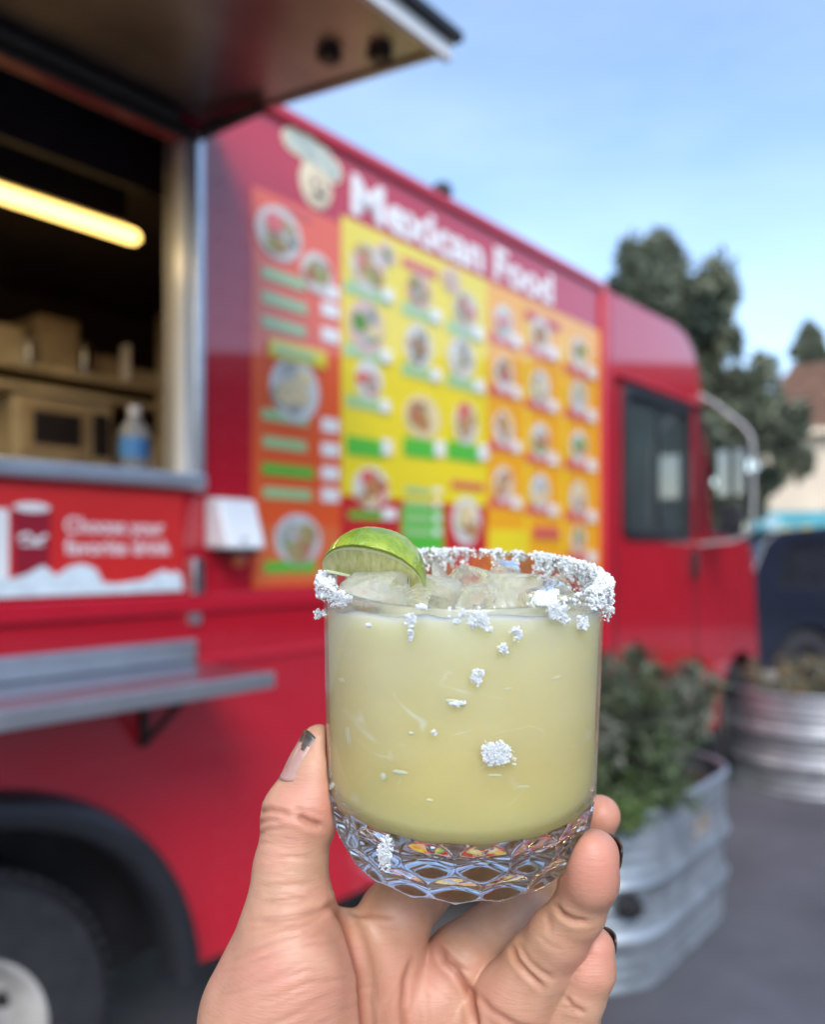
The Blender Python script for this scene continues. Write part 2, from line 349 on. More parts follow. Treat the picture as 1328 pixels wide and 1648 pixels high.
# hatch (awning)
aw = empty('hatch', (0, 0, 0), parent=T)
h0, h1 = 2.655, 2.545; sw = .835
def slab(x0, x1, y0, y1, zo, th): 
    f = lambda y: h0 + (h1 - h0) * (-y / sw) + zo
    return MB().add([(x, y, f(y) + k) for x in (x0, x1) for y in (y0, y1) for k in (0, th)], [(0, 1, 3, 2), (4, 6, 7, 5), (0, 4, 5, 1), (2, 3, 7, 6), (0, 2, 6, 4), (1, 5, 7, 3)])
slab(-.80, 1.405, -sw + .02, -.02, 0, .018).build('underside', M['awning'], aw)
bevel(slab(-.82, 1.42, -sw - .02, -.01, .0195, .022).build('outer_skin', M['black'], aw), .003)
bevel(slab(-.80, 1.405, -sw, -sw + .019, -.022, .040).build('edge_trim', M['white_plastic'], aw), .003)
bevel(slab(1.386, 1.404, -sw + .02, -.03, -.008, .0075).build('end_trim', M['awning'], aw), .002)
for (u, y) in ((1.28, -.60), (1.33, -.70), (.70, -.62)):
    k = slab(u - .018, u + .018, y - .02, y + .02, -.022, .0215); k.build('latch', M['black'], aw)
MB().tube([(1.372, -.035, 2.615), (1.372, -.27, 2.602)], [.018, .014], 10).build('gas_strut', M['black'], aw)
MB().tube([(1.30, -.035, 2.632), (-.7, -.035, 2.632)], .016, 8).build('hinge', M['black'], aw)
# folding shelf
shf = empty('serving_shelf', (0, 0, 0), parent=T)
SZ = 1.216
bevel(MB().box(-1.2, 1.355, -.335, -.010, SZ - .006, SZ).build('shelf_top', M['steel'], shf), .002)
bevel(MB().box(-1.2, 1.355, -.345, -.335, SZ - .036, SZ + .002).build('front_lip', M['silver'], shf), .003)
bevel(MB().box(1.345, 1.356, -.335, -.012, SZ - .034, SZ - .007).build('end_lip', M['silver'], shf), .002)
bevel(MB().box(-1.2, 1.36, -.034, -.0155, SZ + .003, SZ + .060).build('back_splash', M['silver'], shf), .004)
for u in (-.6, .35, 1.21):
    b_ = MB(); b_.tube([(u, -.015, SZ - .012), (u, -.015, SZ - .20)], .012, 4); b_.tube([(u, -.24, SZ - .014), (u, -.02, SZ - .19)], .010, 4); b_.tube([(u, -.015, SZ - .016), (u, -.26, SZ - .016)], .008, 4)
    b_.build('bracket', M['black'], shf)
# wheels
flr = MB()
n_ = 36; V = []; Fc = []
for i in range(n_ + 1):
    a = math.pi * i / n_
    for (r_, y_) in ((.535, .03), (.535, -.05), (.552, -.072), (.592, -.068), (.612, -.03), (.617, -.002)):
        V.append((.74 + r_ * math.cos(a) * 1.02, y_, .40 + r_ * math.sin(a) * .965))
for i in range(n_):
    for k in range(5): Fc.append((i * 6 + k, i * 6 + k + 1, (i + 1) * 6 + k + 1, (i + 1) * 6 + k))
flr.add(V, Fc).build('fender_flare', M['flare'], T, 60)
def tw(x, r=.385):
    wl_ = empty('wheel', (0, 0, 0), parent=T)
    t, k = wheel(wl_, x, .045, r, r, .24, M['rim'], 56)
    k.parent = wl_
    lg = MB()
    for i in range(8):
        a = i * math.pi / 4; lg.lathe([(.001, -.03), (.010, -.028), (.012, .0)], 6, (x + r * .30 * math.cos(a), .09, r + r * .30 * math.sin(a)), axis='Y')
    lg.build('lug_nuts', M['rim'], wl_)
    for i in range(8):
        a = (i + .5) * math.pi / 4; MB().lathe([(.001, -.001), (.024, 0), (.026, .004)], 14, (x + r * .43 * math.cos(a), .045 + .070, r + r * .43 * math.sin(a)), axis='Y').build('hand_hole', M['black'], wl_)
    tr = MB()
    for i in range(56):
        a = 2 * math.pi * i / 56; mt = Matrix.Translation((x, .165, r)) @ Matrix.Rotation(a, 4, 'Y')
        tr.box(-.009, .009, -.10, .09, r - .004, r + .007, mat=mt)
    o = tr.build('tread', M['tyre'], wl_); o['kind'] = 'stuff'
tw(.77, .395); tw(5.86, .385)
# ---- cab
cabp = [(3.80, .40), (3.80, ZR - .02), (4.70, ZR - .005), (4.86, 2.795), (4.98, 2.73), (5.06, 2.62), (5.12, 2.45), (5.30, 1.64), (5.50, 1.615), (5.95, 1.595), (6.07, 1.55), (6.14, 1.40), (6.24, .80), (6.25, .55)]
arch2 = [(5.86 + .44 * math.cos(R(a)), .40 + .44 * math.sin(R(a))) for a in range(20, 181, 10)]
cw = rrect(4.02, 4.90, 1.60, 2.355, .05)
plate('cab_side', cabp + arch2 + [(5.3, .40)], [cw], .04, M['red'], T, .003, .003)
plate('cab_side', cabp + arch2 + [(5.3, .40)], [], .04, M['red'], T, WD - .043, .003)
cs = MB(); S_ = cabp[1:]
for a, b in zip(S_[:-1], S_[1:]):
    if a != (5.12, 2.45): cs.add([(a[0], .0435, a[1]), (b[0], .0435, b[1]), (b[0], WD - .0435, b[1]), (a[0], WD - .0435, a[1])], [(0, 1, 2, 3)])
cs.build('cab_shell', M['red'], T, 30)
MB().add([(5.12, .08, 2.44), (5.30, .08, 1.65), (5.30, WD - .08, 1.65), (5.12, WD - .08, 2.44)], [(0, 1, 2, 3)]).build('windscreen', M['glass_dark'], T)
plate('door_window_frame', rrect(4.0, 4.92, 1.58, 2.375, .06), [rrect(4.045, 4.875, 1.625, 2.33, .035)], .02, M['flare'], T, -.014, .003)
MB().box(4.03, 4.89, .012, .017, 1.61, 2.345).build('door_window', M['glass_dark'], T)
MB().box(4.44, 4.465, -.006, .008, 1.625, 2.33).build('window_bar', M['flare'], T)
bevel(MB().box(3.90, 5.05, -.03, .002, 2.392, 2.412).build('rain_gutter', M['red_trim'], T), .003)
for u in (3.915, 5.02): MB().box(u, u + .012, -.0012, .0025, .62, 2.39).build('door_seam', M['black'], T)
bevel(MB().box(4.93, 4.965, -.045, .0, 1.36, 1.52).build('door_handle', M['flare'], T), .006)
bevel(MB().box(5.06, 5.10, -.016, .002, 1.62, 2.40).build('pillar_trim', M['flare'], T), .004)
MB().box(4.05, 4.20, .35, .50, 1.5, 2.33).build('curtain', mat('beige_cloth', (.55, .52, .42), .9, var=.2, stretch=(30, 30, 1), vscale=2), T)
bevel(MB().box(4.2, 4.6, .5, 1.0, 1.0, 1.75).build('driver_seat', M['indark'], T), .05, 4)
MB().box(3.85, 5.9, .06, WD - .06, .70, .74).build('cab_floor', M['black'], T)
MB().box(5.0, 5.28, .08, WD - .08, 1.0, 1.6).build('dashboard', M['indark'], T)
for u, z in ((4.29, 1.72), (4.58, 1.72)): MB().lathe([(.001, -.02), (.03, -.015), (.04, 0)], 16, (u, .30, z), axis='Y').build('light_reflection', M['white'], T)  # pale discs stand in for round lights reflected in the door window
MB().box(6.15, 6.26, .05, WD - .05, .45, .62).build('front_bumper', M['silver'], T)
for y in (.3, WD - .3): MB().lathe([(.001, .0), (.09, .0), (.1, -.02)], 20, (6.2, y, 1.0)).build('headlight', M['white_plastic'], T)
# mirror on its tube arm
mr = empty('wing_mirror', (0, 0, 0), parent=T)
MB().tube([(5.08, 0, 2.47), (5.10, -.09, 2.41), (5.11, -.25, 2.265), (5.115, -.295, 2.20), (5.12, -.305, 2.1), (5.12, -.305, 1.74), (5.115, -.29, 1.63), (5.10, -.2, 1.58), (5.08, 0, 1.56)], .0115, 10).build('mirror_arm', mat('dull_tube', (.42, .42, .42), .55, metal=.3), mr, 60)
bevel(MB().box(5.09, 5.145, -.27, -.09, 1.83, 2.14).build('mirror_head', M['flare'], mr), .015, 3)
bevel(MB().box(5.09, 5.145, -.25, -.11, 1.63, 1.79).build('mirror_head', M['flare'], mr), .012, 3)
MB().box(5.084, 5.0885, -.255, -.105, 1.85, 2.12).build('mirror_glass', mat('mirror_face', (.8, .8, .8), .03, metal=1), mr)
# roof vent and marker lights
vu, _z = Q(745, 330)
v_ = MB().lathe([(.001, .115), (.03, .115), (.04, .10), (.042, .075), (.028, .07), (.026, 0)], 16, (vu, .10, ZR - .002)); v_.build('roof_vent', M['black'], T, 40)
MB().box(1.355, 1.388, -.012, -.001, 1.315, 1.343).build('latch_plate', M['silver'], T)
bevel(MB().box(1.358, 1.392, -.022, -.001, 1.395, 1.49).build('latch_plate', M['steel'], T), .003)
MB().lathe([(.001, -.022), (.016, -.018), (.02, 0)], 14, (1.52, -.001, 1.482), axis='Y').build('marker_light', mat('amber_lens', (.75, .20, .08), .3), T)
# ceiling lamp
lt = empty('tube_lamp', (0, 0, 0), parent=T)
tb = MB(); tb.tube([(-1.0, .60, 2.55), (1.57, .60, 2.55)] , .024, 16)
e_ = [(1.57, .60, 2.55), (1.585, .60, 2.55), (1.595, .60, 2.55)]; tb.tube(e_, [.024, .019, .008], 16); tb.build('tube', M['tube'], lt, 60)
MB().box(-1.02, 1.54, .585, .64, 2.577, 2.745).build('lamp_bracket', M['indark'], lt)
al = bpy.data.lights.new('tube_light', 'AREA'); al.shape = 'RECTANGLE'; al.size = 2.4; al.size_y = .05; al.energy = 9; al.color = (1, .74, .38)
ao = bpy.data.objects.new('tube_light', al); COL.objects.link(ao); ao.parent = lt; ao.location = (.25, .61, 2.515)

# ---- kitchen things seen through the opening
def box_thing(name, px0, px1, py0, py1, w, dep, m, label, cat, group=None, bw=.006):
    u0, z0 = Q(px0, py1, w); u1, _ = Q(px1, py1, w); _, z1 = Q((px0 + px1) / 2, py0, w); _, zb = Q((px0 + px1) / 2, py1, w)
    o = MB().box(0, u1 - u0, 0, dep, 0, z1 - zb).build(name, m); o.matrix_world = T.matrix_basis @ Matrix.Translation((u0, w, zb)); bevel(o, bw)
    tag(o, label, cat, group); return o
KW = 1.30
ksh = empty('kitchen_rack'); ksh.matrix_world = T.matrix_basis.copy()
tag(ksh, 'warm-lit steel kitchen rack of shelves inside the serving window', 'rack')
for (pa, pb, yy) in ((-60, 275, None),):
    u0, _ = Q(-120, 600, KW); u1, _ = Q(268, 600, KW)
    for z in (2.235, 2.155, 1.86): bevel(MB().box(u0, u1, KW, KW + .5, z - .028, z).build('shelf', M['inwarm'], ksh), .003)
    for u in (u0 + .02, u1 - .03): MB().box(u, u + .025, KW + .001, KW + .03, .76, 2.55).build('rack_post', M['inwarm'], ksh)
def on_shelf(name, px0, px1, z, h, w, dep, m, label, cat, group=None):
    u0, _ = Q(px0, 600, w); u1, _ = Q(px1, 600, w)
    o = MB().box(0, u1 - u0, 0, dep, 0, h).build(name, m); o.matrix_world = T.matrix_basis @ Matrix.Translation((u0, w, z)); bevel(o, .006); tag(o, label, cat, group); return o
on_shelf('carton', 62, 128, 2.2352, .21, KW + .05, .25, M['carton'], 'tallest tan carton standing on the top rack shelf', 'carton', 'cartons on the top kitchen shelf')
on_shelf('carton', -30, 40, 2.2352, .15, KW + .08, .25, M['inwarm'], 'pale carton at the left end of the top rack shelf', 'carton', 'cartons on the top kitchen shelf')
on_shelf('carton', 140, 205, 2.2352, .11, KW + .1, .25, M['carton'], 'low carton right of the tallest one on the top rack shelf', 'carton', 'cartons on the top kitchen shelf')
on_shelf('carton', 212, 262, 2.2352, .07, KW + .06, .2, M['inwarm'], 'flattest carton at the right end of the top rack shelf', 'carton', 'cartons on the top kitchen shelf')
mwo = empty('microwave'); uu, _ = Q(28, 600, KW); ub, _ = Q(188, 600, KW); mwo.matrix_world = T.matrix_basis @ Matrix.Translation((uu, KW + .03, 1.8605))
tag(mwo, 'cream microwave oven with dark door glass under the rack shelves', 'microwave')
bevel(MB().box(0, ub - uu, 0, .35, 0, .262).build('casing', M['inwarm'], mwo), .008)
L_ = (ub - uu)
bevel(MB().box(.03, L_ * .72, -.012, -.001, .03, .235).build('door', M['carton'], mwo), .004)
MB().box(.07, L_ * .64, -.0165, -.0125, .07, .20).build('door_glass', M['indark'], mwo)
MB().box(L_ * .78, L_ * .95, -.008, -.001, .04, .22).build('keypad', M['indark'], mwo)
on_shelf('food_tub', 195, 262, 1.8605, .16, KW + .05, .2, M['carton'], 'tan food tub right of the microwave on the rack', 'tub')
on_shelf('steel_pan', 8, 120, 1.7, .10, .9, .3, M['inwarm'], 'shallow pale steam pan on the work counter below the microwave', 'pan')
on_shelf('equipment_case', 122, 180, 1.7, .12, .9, .3, M['indark'], 'dark equipment case beside the pale steam pan', 'case')
for i_, (a_, b_, h_, mm_, lab_, nm_) in enumerate([(135, 150, .13, 'steel', 'steel squeeze canister standing right of the tallest carton', 'canister'), (45, 58, .10, 'silver', 'small steel jar left of the tallest carton', 'jar'), (206, 211, .16, 'white', 'slim white bottle between the two right cartons', 'bottle')]):
    on_shelf(nm_, a_, b_, 2.2352, h_, KW + .02, .06, M[mm_], lab_, nm_)
on_shelf('cup_stack', 228, 246, 1.7, .20, .92, .07, M['white'], 'stack of white cups on the work counter behind the bottle', 'cups')
on_shelf('sauce_jar', 196, 212, 1.7, .13, .95, .07, M['carton'], 'brown sauce jar on the work counter behind the bottle', 'jar')
wc = MB().box(-1.0, 1.5, .85, 1.25, 1.64, 1.70).build('work_counter', M['inwarm'], T)
# bottle with a blue label
u_, z_ = Q(217, 742, .26)
bt = empty('water_bottle'); bt.matrix_world = T.matrix_basis @ Matrix.Translation((u_, .26, 1.712)); tag(bt, 'clear plastic bottle with blue label standing on the serving sill', 'bottle')
MB().lathe([(.001, 0), (.036, 0), (.041, .01), (.041, .13), (.036, .15), (.018, .17), (.015, .19), (.015, .20), (.001, .20)], 24).build('bottle_body', mat('clear_plastic', (.75, .80, .85), .12, trans=.7, ior=1.3), bt, 40)
MB().lathe([(.0425, .062), (.0425, .118)], 24).build('bottle_label', mat('blue_label', (.07, .27, .62), .4), bt, 40)
MB().lathe([(.017, .186), (.017, .208), (.001, .208)], 16).build('bottle_cap', M['white'], bt, 40)

# ---- drink banner under the window
B = empty('drink_banner'); B.matrix_world = T.matrix_basis.copy(); tag(B, 'bright red drinks banner reading Choose your favorite drink below the serving window', 'banner')
BR = mat('banner_red', (.66, .022, .020), .4, var=.05)
MB().box(-.95, 1.335, -.004, -.0006, 1.402, 1.66).build('banner_sheet', BR, B)
us, zs = Q(103, 857)
text('lettering', 'Choose your', .052, M['white'], B, us, -.0052, zs + .0, Q(262, 850)[0] - us, .0007, .0006)
text('lettering', 'favorite drink', .052, M['white'], B, us, -.0052, Q(103, 889)[1] - .004, Q(272, 850)[0] - us, .0007, .0006)
uc, _ = Q(22, 850); ud, _ = Q(76, 850)
CD = mat('deep_red_print', (.30, .008, .025), .4)
cup = MB().add([(uc, -.0062, 1.44), (ud, -.0062, 1.44), (ud + .004, -.0062, 1.60), (uc - .004, -.0062, 1.60)], [(0, 1, 2, 3)]); cup.build('printed_can', CD, B)
cm = (uc + ud) / 2
MB().disc((cm, 1.606), (ud - uc) / 2 + .004, .011, -.0066, 20).build('printed_can_top', M['white'], B)
sq = MB(); sq.tube([(uc + .006, -.008, 1.535), (cm - .01, -.008, 1.545), (cm + .006, -.008, 1.528), (ud - .006, -.008, 1.542)], .0055, 6); sq.tube([(uc + .012, -.008, 1.522), (ud - .014, -.008, 1.522)], .0035, 6); sq.build('printed_swirl', M['white'], B)
MB().add([(uc - .06, -.0062, 1.42), (uc - .014, -.0062, 1.42), (uc - .014, -.0062, 1.60), (uc - .06, -.0062, 1.60)], [(0, 1, 2, 3)]).build('printed_cup', M['white'], B)
SN = mat('snow_print', (.72, .82, .88), .5, var=.12, vscale=25); top = []; 
pts = [(-.95, 1.44), (.3, 1.45), (.80, 1.445), (.875, 1.445), (.915, 1.455), (.955, 1.475), (.985, 1.452), (1.02, 1.472), (1.05, 1.478), (1.085, 1.465), (1.105, 1.428), (1.17, 1.430), (1.225, 1.438), (1.27, 1.462), (1.29, 1.45), (1.31, 1.455), (1.333, 1.44)]
sn = []
for i in range(len(pts) - 1):
    for k in range(4):
        q = k / 4; u = pts[i][0] * (1 - q) + pts[i + 1][0] * q; z = pts[i][1] * (1 - q) + pts[i + 1][1] * q; sn.append((u, z + .005 * noise.noise((u * 40, 0, 3))))
poly = [(a, -.0086, b) for a, b in sn] + [(1.333, -.0086, 1.405), (-.95, -.0086, 1.405)]
MB().add(poly, [tuple(range(len(poly)))]).build('printed_ice', SN, B)

# ---- paper towel box
NP = empty('towel_dispenser'); NP.matrix_world = T.matrix_basis.copy(); tag(NP, 'white slant-fronted paper towel box fixed beside the serving window', 'dispenser')
v = [(1.405, -.001, 1.655), (1.535, -.001, 1.655), (1.535, -.001, 1.515), (1.405, -.001, 1.515), (1.405, -.062, 1.65), (1.535, -.062, 1.65), (1.535, -.108, 1.515), (1.405, -.108, 1.515)]
bevel(MB().add(v, [(0, 1, 5, 4), (4, 5, 6, 7), (0, 4, 7, 3), (1, 2, 6, 5), (3, 7, 6, 2), (0, 3, 2, 1)]).build('case', M['white_plastic'], NP), .010, 3)
MB().box(1.43, 1.51, -.10, -.03, 1.500, 1.514).build('outlet_slot', M['black'], NP)
MB().box(1.450, 1.462, -.1095, -.10, 1.535, 1.545).build('lock', M['steel'], NP)

# ---- the menu wrap
ME = empty('menu_board'); ME.matrix_world = T.matrix_basis.copy(); tag(ME, 'yellow, orange and red printed menu covering the truck side beside the window', 'menu')
pm = {k: mat('print_' + k, c, .34, var=.04, vscale=5, coat=1) for k, c in dict(orange_red=(.82, .105, .02), yellow=(.86, .68, .025), amber=(.88, .40, .015), red=(.58, .02, .025), green=(.10, .50, .05), pale_green=(.38, .58, .27), pink=(.70, .12, .10), white=(.85, .84, .82), border=(.75, .16, .05)).items()}
def rect(px0, px1, py0, py1, k, y, name, parent=ME):
    """px range at the picture, heights taken at its centre column"""
    u0, u1 = Q(px0, 600)[0], Q(px1, 600)[0]; c = (px0 + px1) / 2; z1, z0 = Q(c, py0)[1], Q(c, py1)[1]
    return MB().box(u0, u1, y - .0012, y, z0, z1).build(name, pm[k] if isinstance(k, str) else k, parent)
def rectz(u0, u1, z0, z1, k, y, name): return MB().box(u0, u1, y - .0012, y, z0, z1).build(name, pm[k], ME)
uA, uB, uC, uD = Q(405, 0)[0], Q(549, 0)[0], Q(784, 0)[0], Q(965, 0)[0]
zT, zM, zL = 2.585, 1.69, 1.402
rectz(uA, uB - .002, zL, zT - .03, 'orange_red', -.0006, 'menu_panel')
rectz(uA + .012, uB - .014, zL + .012, 1.585, 'border', -.0022, 'menu_panel')
rectz(uB, uC - .002, zM, zT, 'yellow', -.0006, 'menu_panel')
rectz(uC, uD, zL, zT, 'amber', -.0006, 'menu_panel')
rectz(uB, uC - .002, zL, zM - .003, 'red', -.0006, 'menu_panel')
rectz(Q(645, 0)[0], Q(713, 0)[0], zL + .03, zM - .02, 'green', -.0022, 'menu_panel')
rectz(Q(786, 0)[0], Q(848, 0)[0], zL + .05, 1.60, 'yellow', -.0022, 'menu_panel')
for a, b in ((845, 850), (905, 909)): rectz(Q(a, 0)[0], Q(b, 0)[0], zL, zT - .1, 'yellow', -.0024, 'menu_divider')
for m_ in pm.values(): m_.node_tree.nodes['Principled BSDF'].inputs['Coat IOR'].default_value = 1.75
FD = [mat('food_print_%s' % n, a, .5, col2=b, vscale=28, detail=3) for n, a, b in (('a', (.30, .10, .04), (.55, .45, .25)), ('b', (.12, .08, .05), (.50, .50, .42)), ('c', (.45, .10, .08), (.30, .42, .15)), ('d', (.60, .32, .10), (.25, .09, .04)), ('e', (.16, .17, .16), (.62, .60, .55)))]
PL = [mat('plate_print', (.66, .65, .62), .4, coat=.5), mat('pink_plate', (.66, .48, .46), .4), mat('grey_plate', (.55, .57, .58), .4), mat('gold_plate', (.72, .58, .32), .4)]
DC = 0
def dish(px, py, rpx, f, p=0, el=1.0, food=.72):
    global DC; DC += 1
    u, z = Q(px, py); t = (z - EYE) / (HY - py) * F if abs(HY - py) > 1 else 3; r = rpx * t / F
    r *= 1.07; q_ = random.Random(DC * 7 + 1)
    o = MB(); y0 = -.0052 - .0001 * (DC % 7); o.disc((u, z), r * el, r, y0, 28, 0)
    for k in range(10):
        a = q_.uniform(0, 6.283); d_ = q_.random() ** .5 * .50 * food / .72; s_ = r * q_.uniform(.26, .50)
        o.disc((u + r * el * d_ * math.cos(a), z + r * d_ * math.sin(a)), s_ * el * q_.uniform(.8, 1.2), s_ * q_.uniform(.6, 1.0), y0 - .0012 - .00018 * k, 12, 1 + q_.choice((0, 0, 1, 2, 3)))
    return o.build('dish_picture', [PL[p], FD[f], FD[(f + 2) % 5], GRN[DC % 2], pm['pink'] if DC % 3 else PL[3]], ME)
GRN = [mat('herb_print', (.12, .28, .05), .5, var=.3, vscale=30), mat('rice_print', (.66, .52, .30), .5, var=.2, vscale=40)]
# left column
dish(447, 377, 40, 2, 0, 1.15); dish(508, 440, 30, 2, 0, 1.1); dish(473, 628, 48, 4, 0, 1.05, .78); dish(478, 868, 38, 2, 2, 1.25, .8)
for (y, k, a, b) in ((449, 'pale_green', 420, 490), (488, 'pale_green', 420, 492), (526, 'pale_green', 420, 490), (672, 'pale_green', 420, 495), (715, 'pale_green', 422, 492), (758, 'green', 420, 504), (795, 'pale_green', 422, 500), (912, 'green', 424, 506)):
    rect(a, b, y - 9, y + 9, k, -.0036, 'name_strip')
rect(430, 522, 556, 584, 'yellow', -.0085, 'name_strip'); rect(440, 505, 564, 577, 'pale_green', -.0098, 'name_strip')
for y in (470, 500, 540, 685, 724, 762, 797): rect(516, 544, y - 11, y + 11, 'white', -.0036, 'price_tag')
rect(445, 500, 338, 346, 'pink', -.0036, 'name_strip')
# yellow grid
for (x, y, r_, f, p, el) in ((590, 432, 36, 0, 0, 1.05), (588, 528, 40, 2, 1, 1), (592, 612, 30, 4, 0, 1), (673, 470, 27, 2, 1, 1.1), (672, 558, 33, 1, 0, 1), (678, 672, 33, 3, 3, 1.35), (748, 502, 30, 1, 2, 1.05), (741, 577, 31, 4, 0, 1.1), (748, 682, 32, 3, 0, .95)):
    dish(x, y, r_, f, p, el, .78)
for (x0, x1, y) in ((553, 625, 472), (553, 622, 570), (556, 620, 650), (645, 702, 505), (645, 702, 600), (718, 770, 533), (718, 772, 618)):
    rect(x0, x1, y - 10, y + 10, 'pale_green', -.0036, 'name_strip'); rect(x1 - 12, x1 + 4, y - 6, y + 14, 'white', -.0098, 'price_tag')
for (x0, x1, y) in ((556, 615, 720), (648, 700, 722), (718, 770, 728)):
    rect(x0, x1, y - 15, y + 15, 'green', -.0036, 'name_strip'); rect(x1 - 4, x1 + 12, y - 12, y + 12, 'white', -.0098, 'price_tag')
for (x, y, r_) in ((620, 410, 17), (724, 452, 18)): dish(x, y, r_, 4, 1, 1.3, .3)
rect(646, 702, 425, 440, 'pink', -.0036, 'name_strip')
# amber grid
for (x, ys) in ((809, (520, 603, 690, 780)), (868, (540, 625, 710, 792)), (930, (570, 640, 720, 802, 868))):
    for i, y in enumerate(ys):
        dish(x, y, (27 if x < 900 else 25) - (4 if y == 868 else 0), (i * 2 + x) % 5, (i + x) % 2 * 2 if i % 2 else 0, 1.0, .74)
        rect(x - 24, x + 22, y + 22, y + 37, 'pink', -.0036, 'name_strip'); rect(x + 12, x + 26, y + 20, y + 38, 'white', -.0098, 'price_tag')
rect(845, 900, 510, 525, 'red', -.0036, 'name_strip'); rect(856, 898, 848, 866, 'pink', -.0085, 'name_strip')
# lower row
dish(596, 786, 32, 3, 0, 1.25, .85); rect(560, 630, 824, 836, 'green', -.0036, 'name_strip'); rect(612, 634, 818, 836, 'white', -.0098, 'price_tag')
dish(749, 838, 36, 3, 0, 1.0, .66); rect(725, 778, 776, 788, 'pink', -.0036, 'name_strip')
for y in (790, 812, 834, 856): rect(650, 692, y - 5, y + 5, 'pale_green', -.0036, 'name_strip'); rect(697, 708, y - 5, y + 5, 'white', -.0036, 'price_tag')
# title and emblem
TI = empty('title_sign'); TI.matrix_world = T.matrix_basis.copy(); tag(TI, 'white bold Mexican Food lettering above the printed menu', 'sign')
letters('Mexican Food', .175, M['white'], TI, 1.985, -.0021, 2.612, 1.30, .006, .0009)
EM = empty('chef_emblem'); EM.matrix_world = T.matrix_basis @ Matrix.Translation((-.025, 0, -.022)); tag(EM, 'cut-out chef hat and face sticker left of the white lettering', 'sticker')
def blob(cs, y, m, name):
    o = MB()
    for i, (u, z, a, b) in enumerate(cs): o.disc((u, z), a, b, y - .0002 * i, 22)
    return o.build(name, m, EM)
HT = mat('hat_print', (.30, .38, .38), .4, col2=(.72, .74, .60), vscale=22); FT = mat('face_print', (.72, .60, .42), .4, var=.1, vscale=20)
OL = mat('outline_print', (.80, .72, .50), .4)
blob([(1.765, 2.765, .055, .038), (1.82, 2.76, .06, .045), (1.875, 2.75, .055, .045), (1.92, 2.735, .045, .04), (1.85, 2.665, .070, .075)], -.0010, OL, 'sticker_outline')
blob([(1.765, 2.765, .042, .027), (1.82, 2.76, .05, .034), (1.875, 2.75, .045, .034), (1.92, 2.735, .034, .03)], -.0030, HT, 'hat')
blob([(1.86, 2.655, .056, .056)], -.0045, FT, 'face')
blob([(1.84, 2.668, .007, .009), (1.88, 2.668, .007, .009), (1.862, 2.635, .026, .010)], -.0060, M['flare'], 'face_marks')

# ------------------------------------------------------------ planters
def stadium(L, w, n=22):
    P = []
    for i in range(n + 1): a = -math.pi / 2 + math.pi * i / n; P.append((L / 2 - w / 2 + w / 2 * math.cos(a), w / 2 * math.sin(a)))
    for i in range(n + 1): a = math.pi / 2 + math.pi * i / n; P.append((-L / 2 + w / 2 + w / 2 * math.cos(a), w / 2 * math.sin(a)))
    return P
def tank(name, loc, rz, L, w, h, label, seed, gm=None):
    gm = gm or M['galv']
    t = empty(name, loc, rz); tag(t, label, 'planter', 'galvanised stock tank planters')
    base = stadium(L, w); n = len(base)
    prof = []
    for i in range(61):
        z = h * i / 60; q = .0
        for zc in (.30, .62): q += .022 * math.exp(-((z / h - zc) / .055) ** 2)
        q += .004 * math.sin(z * 140)
        prof.append((z, q + .012 * z / h))
    V = []; Fc = []
    for (z, q) in prof:
        for (x, y) in base:
            l = math.hypot(x, y); s_ = 1 + q / (w / 2)
            cx_ = max(-L / 2 + w / 2, min(L / 2 - w / 2, x)); V.append((cx_ + (x - cx_) * s_, y * s_, z))
    for i in range(60):
        for k in range(n): Fc.append((i * n + k, i * n + (k + 1) % n, (i + 1) * n + (k + 1) % n, (i + 1) * n + k))
    MB().add(V, Fc).build('tank_wall', gm, t, 50)
    rim_ = MB(); rp_ = [(max(-L / 2 + w / 2, min(L / 2 - w / 2, x)) + (x - max(-L / 2 + w / 2, min(L / 2 - w / 2, x))) * (1 + .026 / w), y * (1 + .026 / w), h + .004) for x, y in base]
    rim_.tube(rp_ + rp_[:2], .015, 10, cap=False); rim_.build('rim', gm, t, 60)
    MB().add([(x * .99, y * .98, h - .06 + .02 * noise.noise((x * 4, y * 4, 0))) for x, y in base], [tuple(range(n))]).build('soil', M['soil'], t)
    return t
def tloc(u, w): return (-UY * (D0 + w) + UX * u, UX * (D0 + w) + UY * u)
x_, y_ = tloc(3.14, -.385)
tk = tank('stock_tank_planter', (x_, y_, 0), T.rotation_euler[2], 1.17, .60, .60, 'oval galvanised stock tank planter close by the hand, holding a grey-green bush', 1)
dr = MB().lathe([(.001, -.045), (.026, -.045), (.028, -.03), (.042, -.028), (.045, .02)], 18, (-.48, -.262, .31), axis='Y'); dr.build('drain_plug', M['black'], tk, 40)
MB().add([(-.02, -.3145, .42), (.16, -.3145, .42), (.16, -.3145, .50), (-.02, -.3145, .50)], [(0, 1, 2, 3)]).build('rust_patch', mat('rust', (.20, .14, .10), .8, metal=.2, col2=(.36, .36, .36), vscale=12), tk)
tank('stock_tank_planter', (2.70, 5.62, 0), 0, 1.16, 1.12, .62, 'round galvanised stock tank planter further back, by the front of the truck', 2, mat('dull_galvanised', (.36, .37, .39), .5, metal=.7, var=.2, vscale=6, bump=.12, bscale=20))
LP = [mat('sage_leaf_a', (.062, .080, .048), .6, var=.3, vscale=5), mat('sage_leaf_b', (.115, .13, .095), .6, var=.25, vscale=5), mat('sage_leaf_c', (.045, .060, .036), .6, var=.3, vscale=5), mat('sage_leaf_d', (.055, .085, .032), .6, var=.3, vscale=5)]
